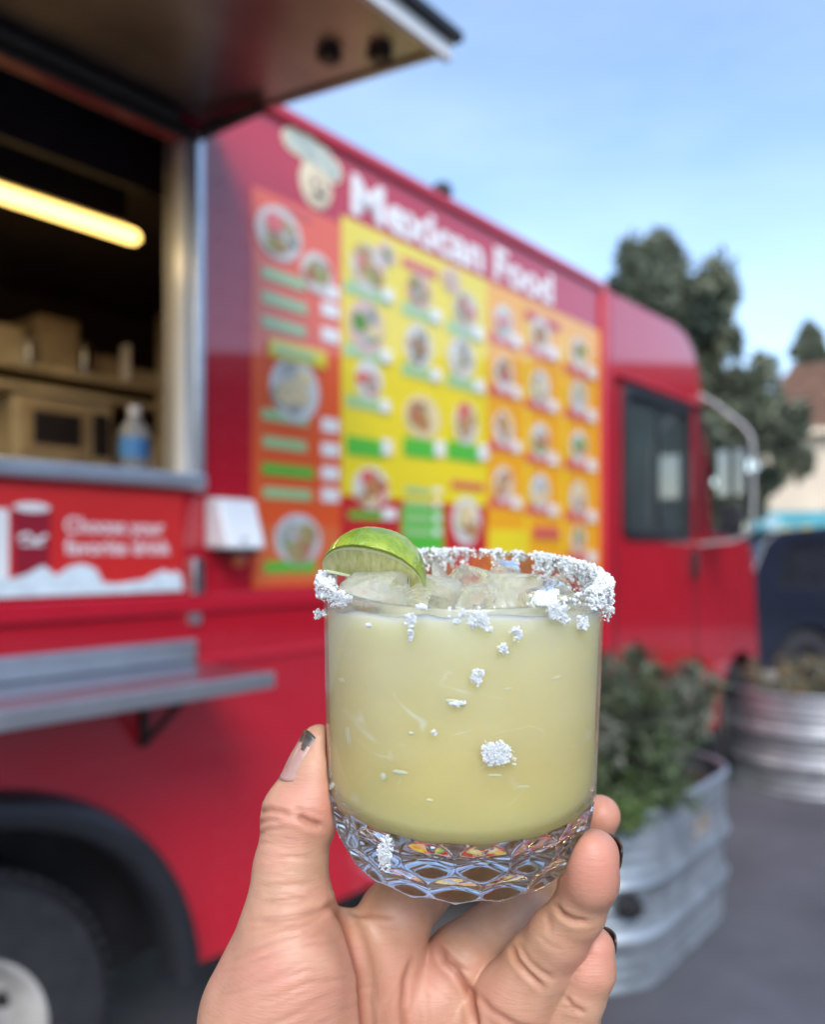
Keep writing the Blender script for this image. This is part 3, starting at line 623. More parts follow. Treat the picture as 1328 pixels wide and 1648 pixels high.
def bush(name, loc, stems, hgt, spread, seed, label, rz=0, sx=1, n=55, leaf=.016, lmats=LP):
    t = empty(name, loc, rz); tag(t, label, 'bush'); rr = random.Random(seed); s_ = MB(); cl = []
    for i in range(stems):
        a = rr.uniform(0, 6.283); q = rr.random() ** .5; bx, by = q * .3 * spread * math.cos(a) * sx, q * .3 * spread * math.sin(a)
        H = hgt * rr.uniform(.55, 1.0) * (1 - .35 * q); ex, ey = bx * 2.6 + rr.uniform(-.06, .06), by * 2.4 + rr.uniform(-.06, .06)
        p = [(bx, by, 0), ((bx + ex) / 2, (by + ey) / 2, H * .55), (ex, ey, H)]
        s_.tube(p, [.005, .004, .002], 5)
        for k in range(7):
            v = Vector(p[0]).lerp(Vector(p[1]), k / 3.5) if k < 3.5 else Vector(p[1]).lerp(Vector(p[2]), (k - 3.5) / 3.5)
            cl.append((tuple(v + Vector((0, 0, .02))), rr.uniform(.045, .085)))
    s_.build('stems', M['bark'], t)
    foliage('leaves', cl, n, leaf, lmats, t, seed, 1.0, 1.5); return t
x1, y1 = tloc(3.12, -.36)
bush('sage_bush', (x1, y1, .54), 66, .73, .62, 4, 'bushy grey-green herb filling the oval stock tank planter', T.rotation_euler[2], 1.5, 46)
x2, y2 = tloc(2.78, -.42)
LG2 = [mat('fresh_leaf', (.08, .13, .035), .55, var=.3, vscale=6), LP[3]]
bush('low_bush', (x2, y2, .54), 26, .25, .5, 6, 'low bright green plant at the near end of the oval planter', T.rotation_euler[2], 1.2, 40, .016, LG2)
for (lx, ly, hh, sd, lab) in ((2.45, 5.45, .34, 11, 'sparse yellowish twiggy plant at the left of the round planter'), (2.95, 5.6, .28, 12, 'low brownish plant at the right of the round planter')):
    bush('dry_plant', (lx, ly, .56), 14, hh, .45, sd, lab, 0, 1, 12, .018, [LP[1], mat('dry_leaf', (.20, .15, .07), .8)])

# ------------------------------------------------------------ the lot behind the photographer (seen in the paint and the glass)
bk = empty('store_building', (22, 2, 0)); bk.rotation_euler = (0, 0, R(-84)); tag(bk, 'long low dark store building across the lot, facing the side of the truck', 'building')
MB().box(-15, 22, -8, 0, 0, 4.9).build('wall', mat('dark_stucco', (.07, .045, .04), .9, var=.3, vscale=.5), bk)
MB().box(-15.2, 22.2, -8.2, .3, 4.9, 5.4).build('roof', M['roof'], bk)
for k in range(6): MB().box(-14 + k * 6, -10 + k * 6, .001, .05, .8, 2.9).build('window', M['suvglass'], bk)
LB = ['first conifer in front of the dark store, nearest the photographer side', 'second conifer in front of the dark store building', 'third conifer in front of the dark store building', 'fourth conifer, beyond the middle of the dark store', 'fifth conifer in front of the dark store building', 'last conifer at the far end of the dark store']
pr = None
for i, (x, y, s_) in enumerate([(19, -16, .8), (18.5, -10, .9), (18.8, -4, .8), (19.2, 3.5, .95), (19, 9.5, .85), (18.5, 15, .8)]):
    if pr is None: pr = pine('pine_tree', (x, y, 0), 6.4, 2.8, 21, '', 60, .1); o = pr
    else: o = copy_tree(pr)
    o.location = (x, y, 0); o.scale = (s_ * 1.3, s_ * 1.3, s_); o.rotation_euler = (0, 0, i * 1.3)
    o['label'] = LB[i]; o['group'] = 'conifers in front of the dark store'

# ------------------------------------------------------------ the glass
GR = .0415; GH = .086; TILT = R(10.5); GD = .25
GC = Vector(((745 - CX) / F * GD, GD, EYE - (925 - HY) / F * GD))
ax = Vector((0, -math.sin(TILT), math.cos(TILT)))       # up along the glass, leaning towards the camera
GB = GC - ax * GH
GM = Matrix.Translation(GB) @ Matrix.Rotation(TILT, 4, 'X')
GI = GM.inverted()
glass = empty('tumbler'); glass.matrix_world = GM; tag(glass, 'clear rocks glass with dimpled base and salted rim, held up by the hand', 'glass')
def gmat():
    m = bpy.data.materials.new('clear_glass'); m.use_nodes = True; b = m.node_tree.nodes['Principled BSDF']
    b.inputs['Base Color'].default_value = (.97, .985, .98, 1); b.inputs['Roughness'].default_value = 0.0; b.inputs['Transmission Weight'].default_value = 1; b.inputs['IOR'].default_value = 1.5
    return m
M['glass'] = gmat()
SARC = [(.0275 + (GR - .0275) * math.sin(R(a)) ** .92, -.0026 + .0241 * (1 - math.cos(R(a)))) for a in np.linspace(0, 90, 50)]
def base_r(z): return float(np.interp(z, [p[1] for p in SARC], [p[0] for p in SARC]))
def glass_mesh():
    nT = 540; prof = [(.0001, .0000), (.012, -.0002), (.020, -.001), (.0245, -.0022), (.0262, -.0026)]
    S = [0]; 
    for a, b in zip(SARC[:-1], SARC[1:]): S.append(S[-1] + math.hypot(b[0] - a[0], b[1] - a[1]))
    arc0 = len(prof); prof += SARC; arc1 = len(prof)
    prof += [(GR, z) for z in (.024, .030, .045, .060, .075, .0835)] + [(GR - .0002, .0850), (GR - .0007, .0858), (GR - .0010, .0860), (GR - .0013, .0856), (GR - .00145, .0850), (GR - .0015, .083)]
    RI = GR - .0015
    prof += [(RI, z) for z in (.07, .05, .030)] + [(RI - .0035 * (1 - math.cos(R(a))), .0265 - .0055 * math.sin(R(a))) for a in (0, 25, 50, 75, 90)] + [(.034, .0202), (.030, .0196), (.022, .0186), (.012, .0178), (.0001, .0175)]
    prof = np.array(prof); th = np.arange(nT) * 2 * math.pi / nT
    rr = np.repeat(prof[None, :, 0], nT, 0); zz = np.repeat(prof[None, :, 1], nT, 0)
    St = np.array(S); NR = 3; N = 17; rh = St[-1] * .99 / NR
    s = St[None, :]; T_ = th[:, None]; best = np.full((nT, len(St)), 9.0)
    for k in range(NR):
        off = (k % 2) * .5
        cw_ = 2 * math.pi / N; ph = (T_ / cw_ - off); dx = (ph - np.round(ph)) * 2 / 1.04; dy = (s - (k + .5) * rh) / (rh * .5 * 1.12)
        best = np.minimum(best, dx ** 2 + dy ** 2)
    bq = np.clip(best, 0, 1); dep = .0006 * (.5 + .5 * np.cos(np.pi * np.sqrt(bq))) + .0012 * (1 - bq) ** .9
    dep = dep * (1 + .15 * np.sin(th[:, None] * 5.3 + 1))
    nx = np.gradient(prof[arc0:arc1, 1]); nz_ = -np.gradient(prof[arc0:arc1, 0]); l = np.hypot(nx, nz_)
    rr[:, arc0:arc1] -= dep * (nx / l); zz[:, arc0:arc1] -= dep * (nz_ / l)
    V = np.stack([rr * np.cos(th)[:, None], rr * np.sin(th)[:, None], zz], 2).reshape(-1, 3); k0 = len(prof); Fc = []
    for i in range(nT):
        j = (i + 1) % nT
        for k in range(k0 - 1): Fc.append((i * k0 + k, j * k0 + k, j * k0 + k + 1, i * k0 + k + 1))
    me = bpy.data.meshes.new('glass_body'); me.from_pydata(V.tolist(), [], Fc); me.update(); smooth(me, 60)
    return me
gb = link('glass_body', glass_mesh(), glass, M['glass'])
def wall_mat(tv=.45):
    m = bpy.data.materials.new('thin_wall_glass'); m.use_nodes = True; n, l = m.node_tree.nodes, m.node_tree.links; b = n['Principled BSDF']
    b.inputs['Base Color'].default_value = (.99, .995, .99, 1); b.inputs['Roughness'].default_value = 0; b.inputs['Transmission Weight'].default_value = 1; b.inputs['IOR'].default_value = 1.5
    tr = n.new('ShaderNodeBsdfTransparent'); mi = n.new('ShaderNodeMixShader'); mi.inputs[0].default_value = tv
    l.new(b.outputs[0], mi.inputs[1]); l.new(tr.outputs[0], mi.inputs[2]); l.new(mi.outputs[0], n['Material Output'].inputs[0]); return m
gb.data.materials.append(wall_mat()); gb.data.materials[0] = wall_mat(.05)
gb.data.polygons.foreach_set('material_index', [1 if p.center.z > .0235 and math.hypot(p.center.x, p.center.y) > .03 else 0 for p in gb.data.polygons])

# ---- the drink
def drink_mat():
    m = bpy.data.materials.new('margarita'); m.use_nodes = True; n, l = m.node_tree.nodes, m.node_tree.links; b = n['Principled BSDF']
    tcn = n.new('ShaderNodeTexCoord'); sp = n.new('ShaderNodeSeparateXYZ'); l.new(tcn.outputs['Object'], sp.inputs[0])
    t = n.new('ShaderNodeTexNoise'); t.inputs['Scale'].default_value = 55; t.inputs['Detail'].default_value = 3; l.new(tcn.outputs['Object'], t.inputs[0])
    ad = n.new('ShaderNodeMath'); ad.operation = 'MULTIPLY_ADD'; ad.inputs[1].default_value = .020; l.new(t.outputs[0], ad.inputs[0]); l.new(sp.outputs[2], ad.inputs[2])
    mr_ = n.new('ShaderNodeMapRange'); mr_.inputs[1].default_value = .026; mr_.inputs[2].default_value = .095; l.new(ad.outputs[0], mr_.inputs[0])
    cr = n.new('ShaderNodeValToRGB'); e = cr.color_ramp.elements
    e[0].position = 0; e[0].color = (.90, .80, .32, 1); x = e.new(.12); x.color = (.80, .64, .24, 1); e[1].position = 1; e[1].color = (.75, .73, .55, 1)  # lowest stop brightened in place of light missing on the drink's underside
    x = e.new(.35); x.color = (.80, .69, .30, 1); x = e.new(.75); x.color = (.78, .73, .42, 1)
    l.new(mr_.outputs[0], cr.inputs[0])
    # pale ice edges and streaks drifting in the cloudy drink
    mpn = n.new('ShaderNodeMapping'); mpn.inputs['Scale'].default_value = (1, 1, 1.6); mpn.inputs['Rotation'].default_value = (0, .5, 0); l.new(tcn.outputs['Object'], mpn.inputs[0])
    vo = n.new('ShaderNodeTexNoise'); vo.inputs['Scale'].default_value = 34; vo.inputs['Detail'].default_value = 2.5; vo.inputs['Distortion'].default_value = .6; l.new(mpn.outputs[0], vo.inputs[0])
    sb = n.new('ShaderNodeMath'); sb.operation = 'SUBTRACT'; sb.inputs[1].default_value = .5; l.new(vo.outputs[0], sb.inputs[0]); ab = n.new('ShaderNodeMath'); ab.operation = 'ABSOLUTE'; l.new(sb.outputs[0], ab.inputs[0])
    r2 = n.new('ShaderNodeValToRGB'); r2.color_ramp.elements[0].position = .0; r2.color_ramp.elements[0].color = (1, 1, 1, 1); r2.color_ramp.elements[1].position = .014; r2.color_ramp.elements[1].color = (0, 0, 0, 1)
    l.new(ab.outputs[0], r2.inputs[0])
    t3 = n.new('ShaderNodeTexNoise'); t3.inputs['Scale'].default_value = 70; t3.inputs['Detail'].default_value = 2; l.new(tcn.outputs['Object'], t3.inputs[0])
    r3 = n.new('ShaderNodeValToRGB'); r3.color_ramp.elements[0].position = .52; r3.color_ramp.elements[1].position = .66; r3.color_ramp.elements[1].color = (.75, .75, .75, 1); l.new(t3.outputs[0], r3.inputs[0])
    mu = n.new('ShaderNodeMath'); mu.operation = 'MULTIPLY'; l.new(r2.outputs[0], mu.inputs[0]); l.new(r3.outputs[0], mu.inputs[1])
    mxx = n.new('ShaderNodeMixRGB'); mxx.inputs[2].default_value = (.93, .93, .80, 1); l.new(mu.outputs[0], mxx.inputs[0]); l.new(cr.outputs[0], mxx.inputs[1])
    t5 = n.new('ShaderNodeTexVoronoi'); t5.feature = 'SMOOTH_F1'; t5.inputs['Scale'].default_value = 58; t5.inputs['Randomness'].default_value = 1; l.new(mpn.outputs[0], t5.inputs[0])
    r5 = n.new('ShaderNodeMapRange'); r5.inputs[1].default_value = .2; r5.inputs[2].default_value = .75; r5.inputs[3].default_value = 0; r5.inputs[4].default_value = .20; l.new(t5.outputs['Distance'], r5.inputs[0])
    m5 = n.new('ShaderNodeMixRGB'); m5.inputs[2].default_value = (.56, .50, .22, 1); l.new(r5.outputs[0], m5.inputs[0]); l.new(mxx.outputs[0], m5.inputs[1])
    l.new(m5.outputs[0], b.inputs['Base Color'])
    b.inputs['Roughness'].default_value = .25; b.inputs['Subsurface Weight'].default_value = .95; b.inputs['Subsurface Radius'].default_value = (1, .95, .6); b.inputs['Subsurface Scale'].default_value = .022
    bp = n.new('ShaderNodeBump'); bp.inputs['Strength'].default_value = .12; bp.inputs['Distance'].default_value = .002; l.new(t.outputs[0], bp.inputs['Height']); l.new(bp.outputs[0], b.inputs['Normal'])
    return m
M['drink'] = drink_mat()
LR = GR - .0015 + .00022; V = []; Fc = []; nT = 160
TS = math.tan(TILT)
def surf(x, y):
    return .0757 - y * TS + .0012 * noise.noise((x * 120, y * 120, 1.0)) + .0022 * noise.noise((x * 55, y * 55, 4.0)) * (1 - (math.hypot(x, y) / LR) ** 4)
rings = [(.0001, None), (.010, .0201), (.024, .0204), (LR - .0035, .0212), (LR - .0012, .0228), (LR, .0265), (LR, .045), (LR, 'top')]
zs_ = []
rowsV = []
for (r_, z) in [(.0001, .0171), (.012, .0174), (.022, .0182), (.030, .0192), (.034, .0198), (LR - .0035, .0206), (LR - .0012, .0219), (LR, .0260), (LR, .045), (LR, .060)]:
    rowsV.append([(r_ * math.cos(2 * math.pi * i / nT), r_ * math.sin(2 * math.pi * i / nT), z) for i in range(nT)])
for q in [1.0] + list(np.linspace(.985, .0, 26)):
    row = []
    for i in range(nT):
        a = 2 * math.pi * i / nT; rr_ = max(q * LR, .0001); x, y = rr_ * math.cos(a), rr_ * math.sin(a)
        row.append((x, y, min(.0850, surf(x, y)) + (.0006 if q == 1.0 else 0)))
    rowsV.append(row)
for r_ in rowsV: V += r_
for i in range(len(rowsV) - 1):
    for k in range(nT): Fc.append((i * nT + k, i * nT + (k + 1) % nT, (i + 1) * nT + (k + 1) % nT, (i + 1) * nT + k))
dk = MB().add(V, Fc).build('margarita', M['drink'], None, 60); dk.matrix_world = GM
tag(dk, 'cloudy pale yellow-green margarita filling the salted glass', 'drink')

BP = [(660, 1182, 5, 3), (613, 1252, 6, 7), (641, 1245, 14, 4), (798, 1250, 12, 2), (846, 1268, 11, 1.5), (733, 1133, 17, 5), (545, 1096, 7, 4), (820, 1110, 7, 1.5), (900, 1092, 10, 2), (555, 1185, 5, 15), (690, 1290, 6, 2)]
M['bub'] = mat('pale_bubble_glint', (.84, .82, .56), .15, sss=.3, sssr=.004)  # pale specks: bubbles, and glints of light put in as colour
def add_bubble_glints(og):
    for (px, py, rx, ry) in BP:
        p = og(px, py); a = math.atan2(p.y, p.x); rad = LR - .00002; sc = .25 / F * .9
        o = MB().lathe([(.0001, 1), (.5, .87), (.87, .5), (1, 0), (.87, -.5), (.5, -.87), (.0001, -1)], 12).build('bubble_glint', M['bub'], dk, 80)
        o.matrix_local = Matrix.Translation((rad * math.cos(a), rad * math.sin(a), p.z)) @ Matrix.Rotation(a + math.pi / 2, 4, 'Z') @ Matrix.Rotation(rr.uniform(-.25, .25), 4, 'Y') @ Matrix.Diagonal((rx * sc, .00030, ry * sc, 1))

# ---- ice
def icem(name, c, rough, tr):
    m = mat(name, c, rough, trans=tr, ior=1.31, bump=.35, bscale=260); return m
M['ice'] = icem('clear_ice', (.98, .98, .90), .03, .95); M['ice2'] = icem('frosty_ice', (.95, .95, .82), .16, .75)
def rock(size, seed, sub=2, rough=.1, npts=14):
    rr = random.Random(seed); bm = bmesh.new()
    for _ in range(npts):
        v = Vector((rr.uniform(-1, 1), rr.uniform(-1, 1), rr.uniform(-1, 1)))
        v = v / max(abs(v.x), abs(v.y), abs(v.z)) * rr.uniform(.75, 1); bm.verts.new((v.x * size[0], v.y * size[1], v.z * size[2]))
    h = bmesh.ops.convex_hull(bm, input=bm.verts)
    bmesh.ops.delete(bm, geom=[g_ for g_ in h['geom_interior'] if isinstance(g_, bmesh.types.BMVert)], context='VERTS')
    s = min(size); bmesh.ops.bevel(bm, geom=bm.edges[:], offset=s * .13, segments=2, affect='EDGES', profile=.6)
    for v in bm.verts: v.co = Vector(max(-1.05 * size[q], min(1.05 * size[q], v.co[q])) for q in range(3))
    for v in bm.verts: v.co += v.normal * s * rough * noise.noise(v.co * (1.6 / s) + Vector((seed, 0, 0)))
    bmesh.ops.recalc_face_normals(bm, faces=bm.faces[:])
    me = bpy.data.meshes.new('ice_chunk'); bm.to_mesh(me); bm.free(); smooth(me, 28); return me
def gpt(x, y, z): return GM @ Vector((x, y, z))
ICE = [(-.026, -.017, .0105, .0070, .0060, 1, .0865, 'frosty ice chunk below the lime wedge at the left of the drink'),
       (-.012, -.024, .0095, .006, .0045, 0, .0835, 'flat clear ice chunk at the front left of the drink, right of the lime'),
       (-.009, -.006, .0095, .008, .0075, 1, .0815, 'frosty ice chunk just right of the lime tip'),
       (.002, .008, .0095, .008, .0085, 0, .0800, 'tall clear ice chunk at the middle of the drink'),
       (.003, -.018, .0095, .007, .0042, 0, .0830, 'low clear ice chunk at the front middle of the drink'),
       (.014, -.006, .0090, .0075, .0075, 1, .0815, 'frosty ice chunk right of the middle of the drink'),
       (.016, .014, .0085, .007, .0085, 0, .0790, 'clear ice chunk at the back right of the drink'),
       (.019, -.020, .0075, .006, .0042, 0, .0830, 'small clear ice chunk at the front right of the drink'),
       (.026, -.008, .0080, .006, .0060, 0, .0815, 'clear ice chunk under the salted right rim'),
       (-.022, .013, .0095, .009, .0080, 0, .0790, 'clear ice chunk behind the lime wedge'),
       (-.004, .024, .0100, .007, .0080, 1, .0770, 'frosty ice chunk at the very back of the glass'),
       (-.018, -.003, .0085, .007, .0070, 0, .0820, 'clear ice chunk tucked under the middle of the lime wedge'),
       (.029, .008, .0060, .006, .0060, 0, .0790, 'smallest clear ice chunk against the right wall of the glass')]
for i, (x, y, a, b, c, k, z, lab) in enumerate(ICE):
    o = link('ice_chunk', rock((a, b, c), i + 30), None, M['ice2'] if k else M['ice'])
    o.matrix_world = Matrix.Translation(gpt(x, y, z)) @ Matrix.Rotation(i * 1.1, 4, 'Z') @ Matrix.Rotation(.25 * math.sin(i * 2.3), 4, 'X')
    tag(o, lab, 'ice', 'ice chunks floating in the margarita')

# ---- lime wedge
def lime():
    t = empty('lime_wedge')
    A, RR = .0172, .0172        # half length of the core, radius of the fruit
    a0, a1 = R(38), R(158)
    def pt(u, q, a):            # u along the core -1..1, q radial 0..1, a angle (0 = towards camera, 90 = up)
        rad = RR * max(0, 1 - abs(u) ** 2.3) ** .5 * q
        return Vector((u * A, -math.cos(a) * rad, math.sin(a) * rad))
    nu, na = 48, 40
    us_ = [math.sin(math.pi / 2 * (-1 + 2 * i / nu)) for i in range(nu + 1)]
    pe = MB(); V = []; Fc = []
    for q in (1.0, .93):
        for u in us_:
            for k in range(na + 1):
                p = pt(u, q, a0 + (a1 - a0) * k / na)
                if q == 1.0: p += p.normalized() * .00022 * noise.noise(p * 700)
                V.append(p)
    N1 = (nu + 1) * (na + 1)
    for i in range(nu):
        for k in range(na):
            a = i * (na + 1) + k; b = a + na + 1; Fc.append((a, a + 1, b + 1, b)); Fc.append((N1 + a, N1 + b, N1 + b + 1, N1 + a + 1))
        for k in (0, na):
            a = i * (na + 1) + k; b = a + na + 1; Fc.append((a, b, N1 + b, N1 + a) if k == 0 else (a, N1 + a, N1 + b, b))
    m = mat('lime_peel', (.16, .27, .008), .3, col2=(.34, .42, .025), vscale=75, bump=.25, bscale=420, coat=.6, sss=.25, sssr=.003)
    pe.add(V, Fc).build('peel', m, t, 50)
    # flesh faces: radial segments with paler walls between
    fm = bpy.data.materials.new('lime_flesh'); fm.use_nodes = True; n, l = fm.node_tree.nodes, fm.node_tree.links; b = n['Principled BSDF']
    tcn = n.new('ShaderNodeTexCoord'); mpn = n.new('ShaderNodeMapping'); mpn.inputs['Scale'].default_value = (700, 160, 160); l.new(tcn.outputs['Object'], mpn.inputs[0])
    tx = n.new('ShaderNodeTexNoise'); tx.inputs['Scale'].default_value = 1; tx.inputs['Detail'].default_value = 3; l.new(mpn.outputs[0], tx.inputs[0])
    cr = n.new('ShaderNodeValToRGB'); cr.color_ramp.elements[0].position = .35; cr.color_ramp.elements[0].color = (.52, .52, .17, 1); cr.color_ramp.elements[1].position = .7; cr.color_ramp.elements[1].color = (.76, .75, .38, 1)
    l.new(tx.outputs[0], cr.inputs[0]); l.new(cr.outputs[0], b.inputs['Base Color']); b.inputs['Roughness'].default_value = .18
    b.inputs['Subsurface Weight'].default_value = .5; b.inputs['Subsurface Radius'].default_value = (.8, 1, .3); b.inputs['Subsurface Scale'].default_value = .004
    bp = n.new('ShaderNodeBump'); bp.inputs['Strength'].default_value = .5; bp.inputs['Distance'].default_value = .0008; l.new(tx.outputs[0], bp.inputs['Height']); l.new(bp.outputs[0], b.inputs['Normal'])
    pith = mat('lime_pith', (.78, .80, .50), .5, sss=.4, sssr=.003)
    V = []; Fc = []
    inner = MB()
    for aa, sg in ((a0, 1), (a1, -1)):
        base = len(inner.v); V = []; Fc = []; nq = 30
        for u in us_:
            for k in range(nq + 1):
                q = .935 * k / nq; p = pt(u, q, aa)
                bul = .0005 * math.sin(min(1, q / .86) * math.pi) * (1 - abs(u) ** 4) + .00018 * noise.noise(Vector((u * 40, q * 8, 2)))
                nrm = Vector((0, -math.sin(aa), -math.cos(aa))) * sg
                V.append(p + nrm * bul)
        for i in range(nu):
            for k in range(nq):
                a = i * (nq + 1) + k; b_ = a + nq + 1; Fc.append((a, b_, b_ + 1, a + 1) if sg > 0 else (a, a + 1, b_ + 1, b_))
        inner.add(V, Fc)
    inner.build('flesh', fm, t, 60)
    rimp = MB()
    for aa in (a0, a1):
        rows = []
        for (q0) in (.865, .935):
            rows.append([pt(u, q0, aa) + Vector((0, -math.sin(aa), -math.cos(aa))) * (.00045 if aa == a0 else -.00045) for u in us_])
        V = rows[0] + rows[1]; n1 = len(us_)
        rimp.add(V, [(i, i + 1, n1 + i + 1, n1 + i) for i in range(n1 - 1)])
    rimp.build('pith', pith, t, 60)
    core = MB().tube([pt(u, 0, 0) for u in (-.9, 0, .9)], .0007, 8); core.build('core', pith, t)
    return t
lm = lime(); tag(lm, 'fresh green lime wedge resting on the left rim of the glass', 'lime wedge')
def C(px, py, Y): return Vector(((px - CX) / F * Y, Y, EYE - (py - HY) / F * Y))
lm.matrix_world = Matrix.Translation(C(600, 934, .2385)) @ Matrix.Rotation(R(12), 4, 'Y') @ Matrix.Rotation(R(-8), 4, 'Z') @ Matrix.Scale(.88, 4)

# ---- salt
M['salt'] = mat('coarse_salt', (.97, .96, .94), .6, sss=.5, sssr=.003, trans=.08, ior=1.4)
def grain(bmv, bmf, p, s, rr):
    q = [Vector((x, y, z)) * s for x in (-1, 1) for y in (-1, 1) for z in (-1, 1)]
    m = Matrix.Rotation(rr.uniform(0, 6), 3, 'X') @ Matrix.Rotation(rr.uniform(0, 6), 3, 'Y') @ Matrix.Rotation(rr.uniform(0, 6), 3, 'Z')
    n = len(bmv); sc = (rr.uniform(.6, 1.7), rr.uniform(.6, 1.4), rr.uniform(.25, .8))
    for v in q:
        v = Vector((v.x * sc[0] * rr.uniform(.6, 1.05), v.y * sc[1] * rr.uniform(.6, 1.05), v.z * sc[2])); bmv.append(tuple(m @ v + p))
    bmf += [tuple(n + i for i in f) for f in ((0, 1, 3, 2), (4, 6, 7, 5), (0, 4, 5, 1), (2, 3, 7, 6), (0, 2, 6, 4), (1, 5, 7, 3))]
def salt_obj(name, grains, label=None):
    V = []; Fc = []; rr = random.Random(len(grains))
    for p, s in grains: grain(V, Fc, Vector(p), s, rr)
    o = MB().add(V, Fc).build(name, M['salt'], glass)
    if label: o['label'] = label
    return o
rr = random.Random(5); gr = []
def dens(deg):      # 0 = right, 90 = back, 180 = left, 270 = front (camera side)
    d_ = deg % 360
    for (a, b, v, lo) in ((-24, 22, 1.0, .0085), (22, 50, .75, .005), (50, 57, .04, .002), (57, 61, .5, .004), (61, 68, .05, .002), (68, 72, .5, .0045), (72, 84, .06, .002), (84, 121, .5, .0045), (121, 150, .15, .003), (172, 190, .8, .0055), (190, 200, .5, .005), (200, 255, .0, .002), (255, 300, .008, .002), (300, 322, .03, .003), (322, 336, .45, .005)):
        if a <= d_ < b or a <= d_ - 360 < b: return v, lo
    return .0, .002
for i in range(20000):
    deg = rr.uniform(0, 360); v, lo = dens(deg)
    cl = .5 + .9 * noise.noise((deg * .16, 2.0, .5))
    if rr.random() > v * max(.04, cl + .3): continue
    h_ = rr.random() ** 1.5 * lo * (1 + .8 * noise.noise((deg * .3, 0, 9)))
    a = R(deg); s = rr.uniform(.00016, .00050) * (1.5 if rr.random() < .08 else 1)
    if rr.random() < .25: rad = GR - .0012 + rr.uniform(-.0012, .0012); z = .0862 + rr.uniform(0, .0014) * v
    elif rr.random() < .72: rad = GR + .0003 + rr.random() ** 1.6 * .0022 * v; z = .0862 - h_
    else: rad = GR - .0027; z = .0862 - h_ * 1.3
    gr.append(((rad * math.cos(a), rad * math.sin(a), z), s))
o = salt_obj('salt_crust', gr); o['kind'] = 'stuff'
def on_glass(px, py):
    o_ = GI @ Vector((0, 0, EYE)); dd = (GI.to_3x3() @ (C(px, py, .25) - Vector((0, 0, EYE)))).normalized()
    t = .15
    while t < .34:
        p = o_ + dd * t
        if -.002 <= p.z <= .0862 and math.hypot(p.x, p.y) <= base_r(p.z) + .0001: return p
        t += .00025
    # beside the silhouette: nearest approach
    b_ = min((math.hypot(*(o_ + dd * q).xy), q) for q in np.linspace(.18, .32, 300)); return o_ + dd * b_[1]
add_bubble_glints(on_glass)
CL = [(545, 963, 20, 14, 46, 'salt smear just below the left rim'), (532, 945, 12, 16, 26, None), (517, 990, 9, 9, 16, 'salt nub on the left edge of the glass'), (598, 1004, 7, 5, 7, None),
      (661, 1000, 9, 12, 20, None), (662, 1022, 6, 10, 12, None), (770, 998, 15, 13, 40, None), (788, 1012, 12, 5, 8, None), (876, 962, 22, 14, 90, 'broad salt patch under the right rim'), (895, 984, 16, 14, 50, None), (910, 996, 6, 10, 12, None),
      (936, 1004, 8, 12, 22, None), (960, 968, 14, 10, 50, None), (811, 1043, 8, 9, 16, None), (831, 1020, 9, 12, 18, None), (766, 1090, 9, 12, 20, None), (773, 1080, 7, 8, 12, None),
      (800, 1211, 24, 18, 130, 'largest salt clump, low on the front of the glass'), (620, 1372, 11, 30, 60, 'drip of salt running over the dimpled base'), (700, 1179, 4, 4, 4, None), (733, 1132, 16, 4, 10, None), (735, 1000, 4, 8, 6, None), (676, 975, 9, 4, 8, None), (745, 985, 6, 8, 8, None)]
for (px, py, rx, ry, n_, lab) in CL:
    gg = []
    n_ = int(n_ * 7); subs = [(rr.uniform(-.7, .7), rr.uniform(-.7, .7), rr.uniform(.3, .6)) for _ in range(max(2, n_ // 14))]
    for _ in range(n_):
        a = rr.uniform(0, 6.283); q = rr.random() ** .7; sb = rr.choice(subs)
        p = on_glass(px + rx * (sb[0] + sb[2] * q * math.cos(a)), py + ry * (sb[1] + sb[2] * q * math.sin(a))); out = Vector((p.x, p.y, 0)).normalized()
        gg.append((p + out * rr.uniform(-.0001, .0006), rr.uniform(.00013, .00042)))
    salt_obj('salt_clump', gg, lab)

# ------------------------------------------------------------ the hand
def chainpts(L): return [(np.array(C(a, b, y)), r_) for a, b, y, r_ in L]
thumb = chainpts([(513, 1194, .2580, .0054), (506, 1244, .2565, .0078), (482, 1310, .2545, .0106), (467, 1400, .2510, .0103), (468, 1470, .2490, .0127), (462, 1560, .2500, .0180)])
index = chainpts([(612, 1575, .268, .0135), (636, 1474, .268, .0112), (706, 1404, .302, .0100), (806, 1326, .3125, .0092), (880, 1290, .304, .0074)])
middle = chainpts([(700, 1612, .270, .0130), (742, 1546, .270, .0112), (862, 1446, .295, .0096), (930, 1365, .293, .0086), (966, 1312, .284, .0068)])
ring = chainpts([(782, 1672, .262, .0130), (824, 1606, .258, .0112), (868, 1552, .254, .0099), (900, 1505, .249, .0086), (930, 1468, .2455, .0076), (948, 1415, .242, .0082), (957, 1374, .2405, .0070)])
pinky = chainpts([(866, 1765, .262, .0115), (900, 1690, .257, .0090), (916, 1640, .255, .0086), (933, 1600, .253, .0075), (947, 1560, .252, .0077), (954, 1526, .252, .0066)])
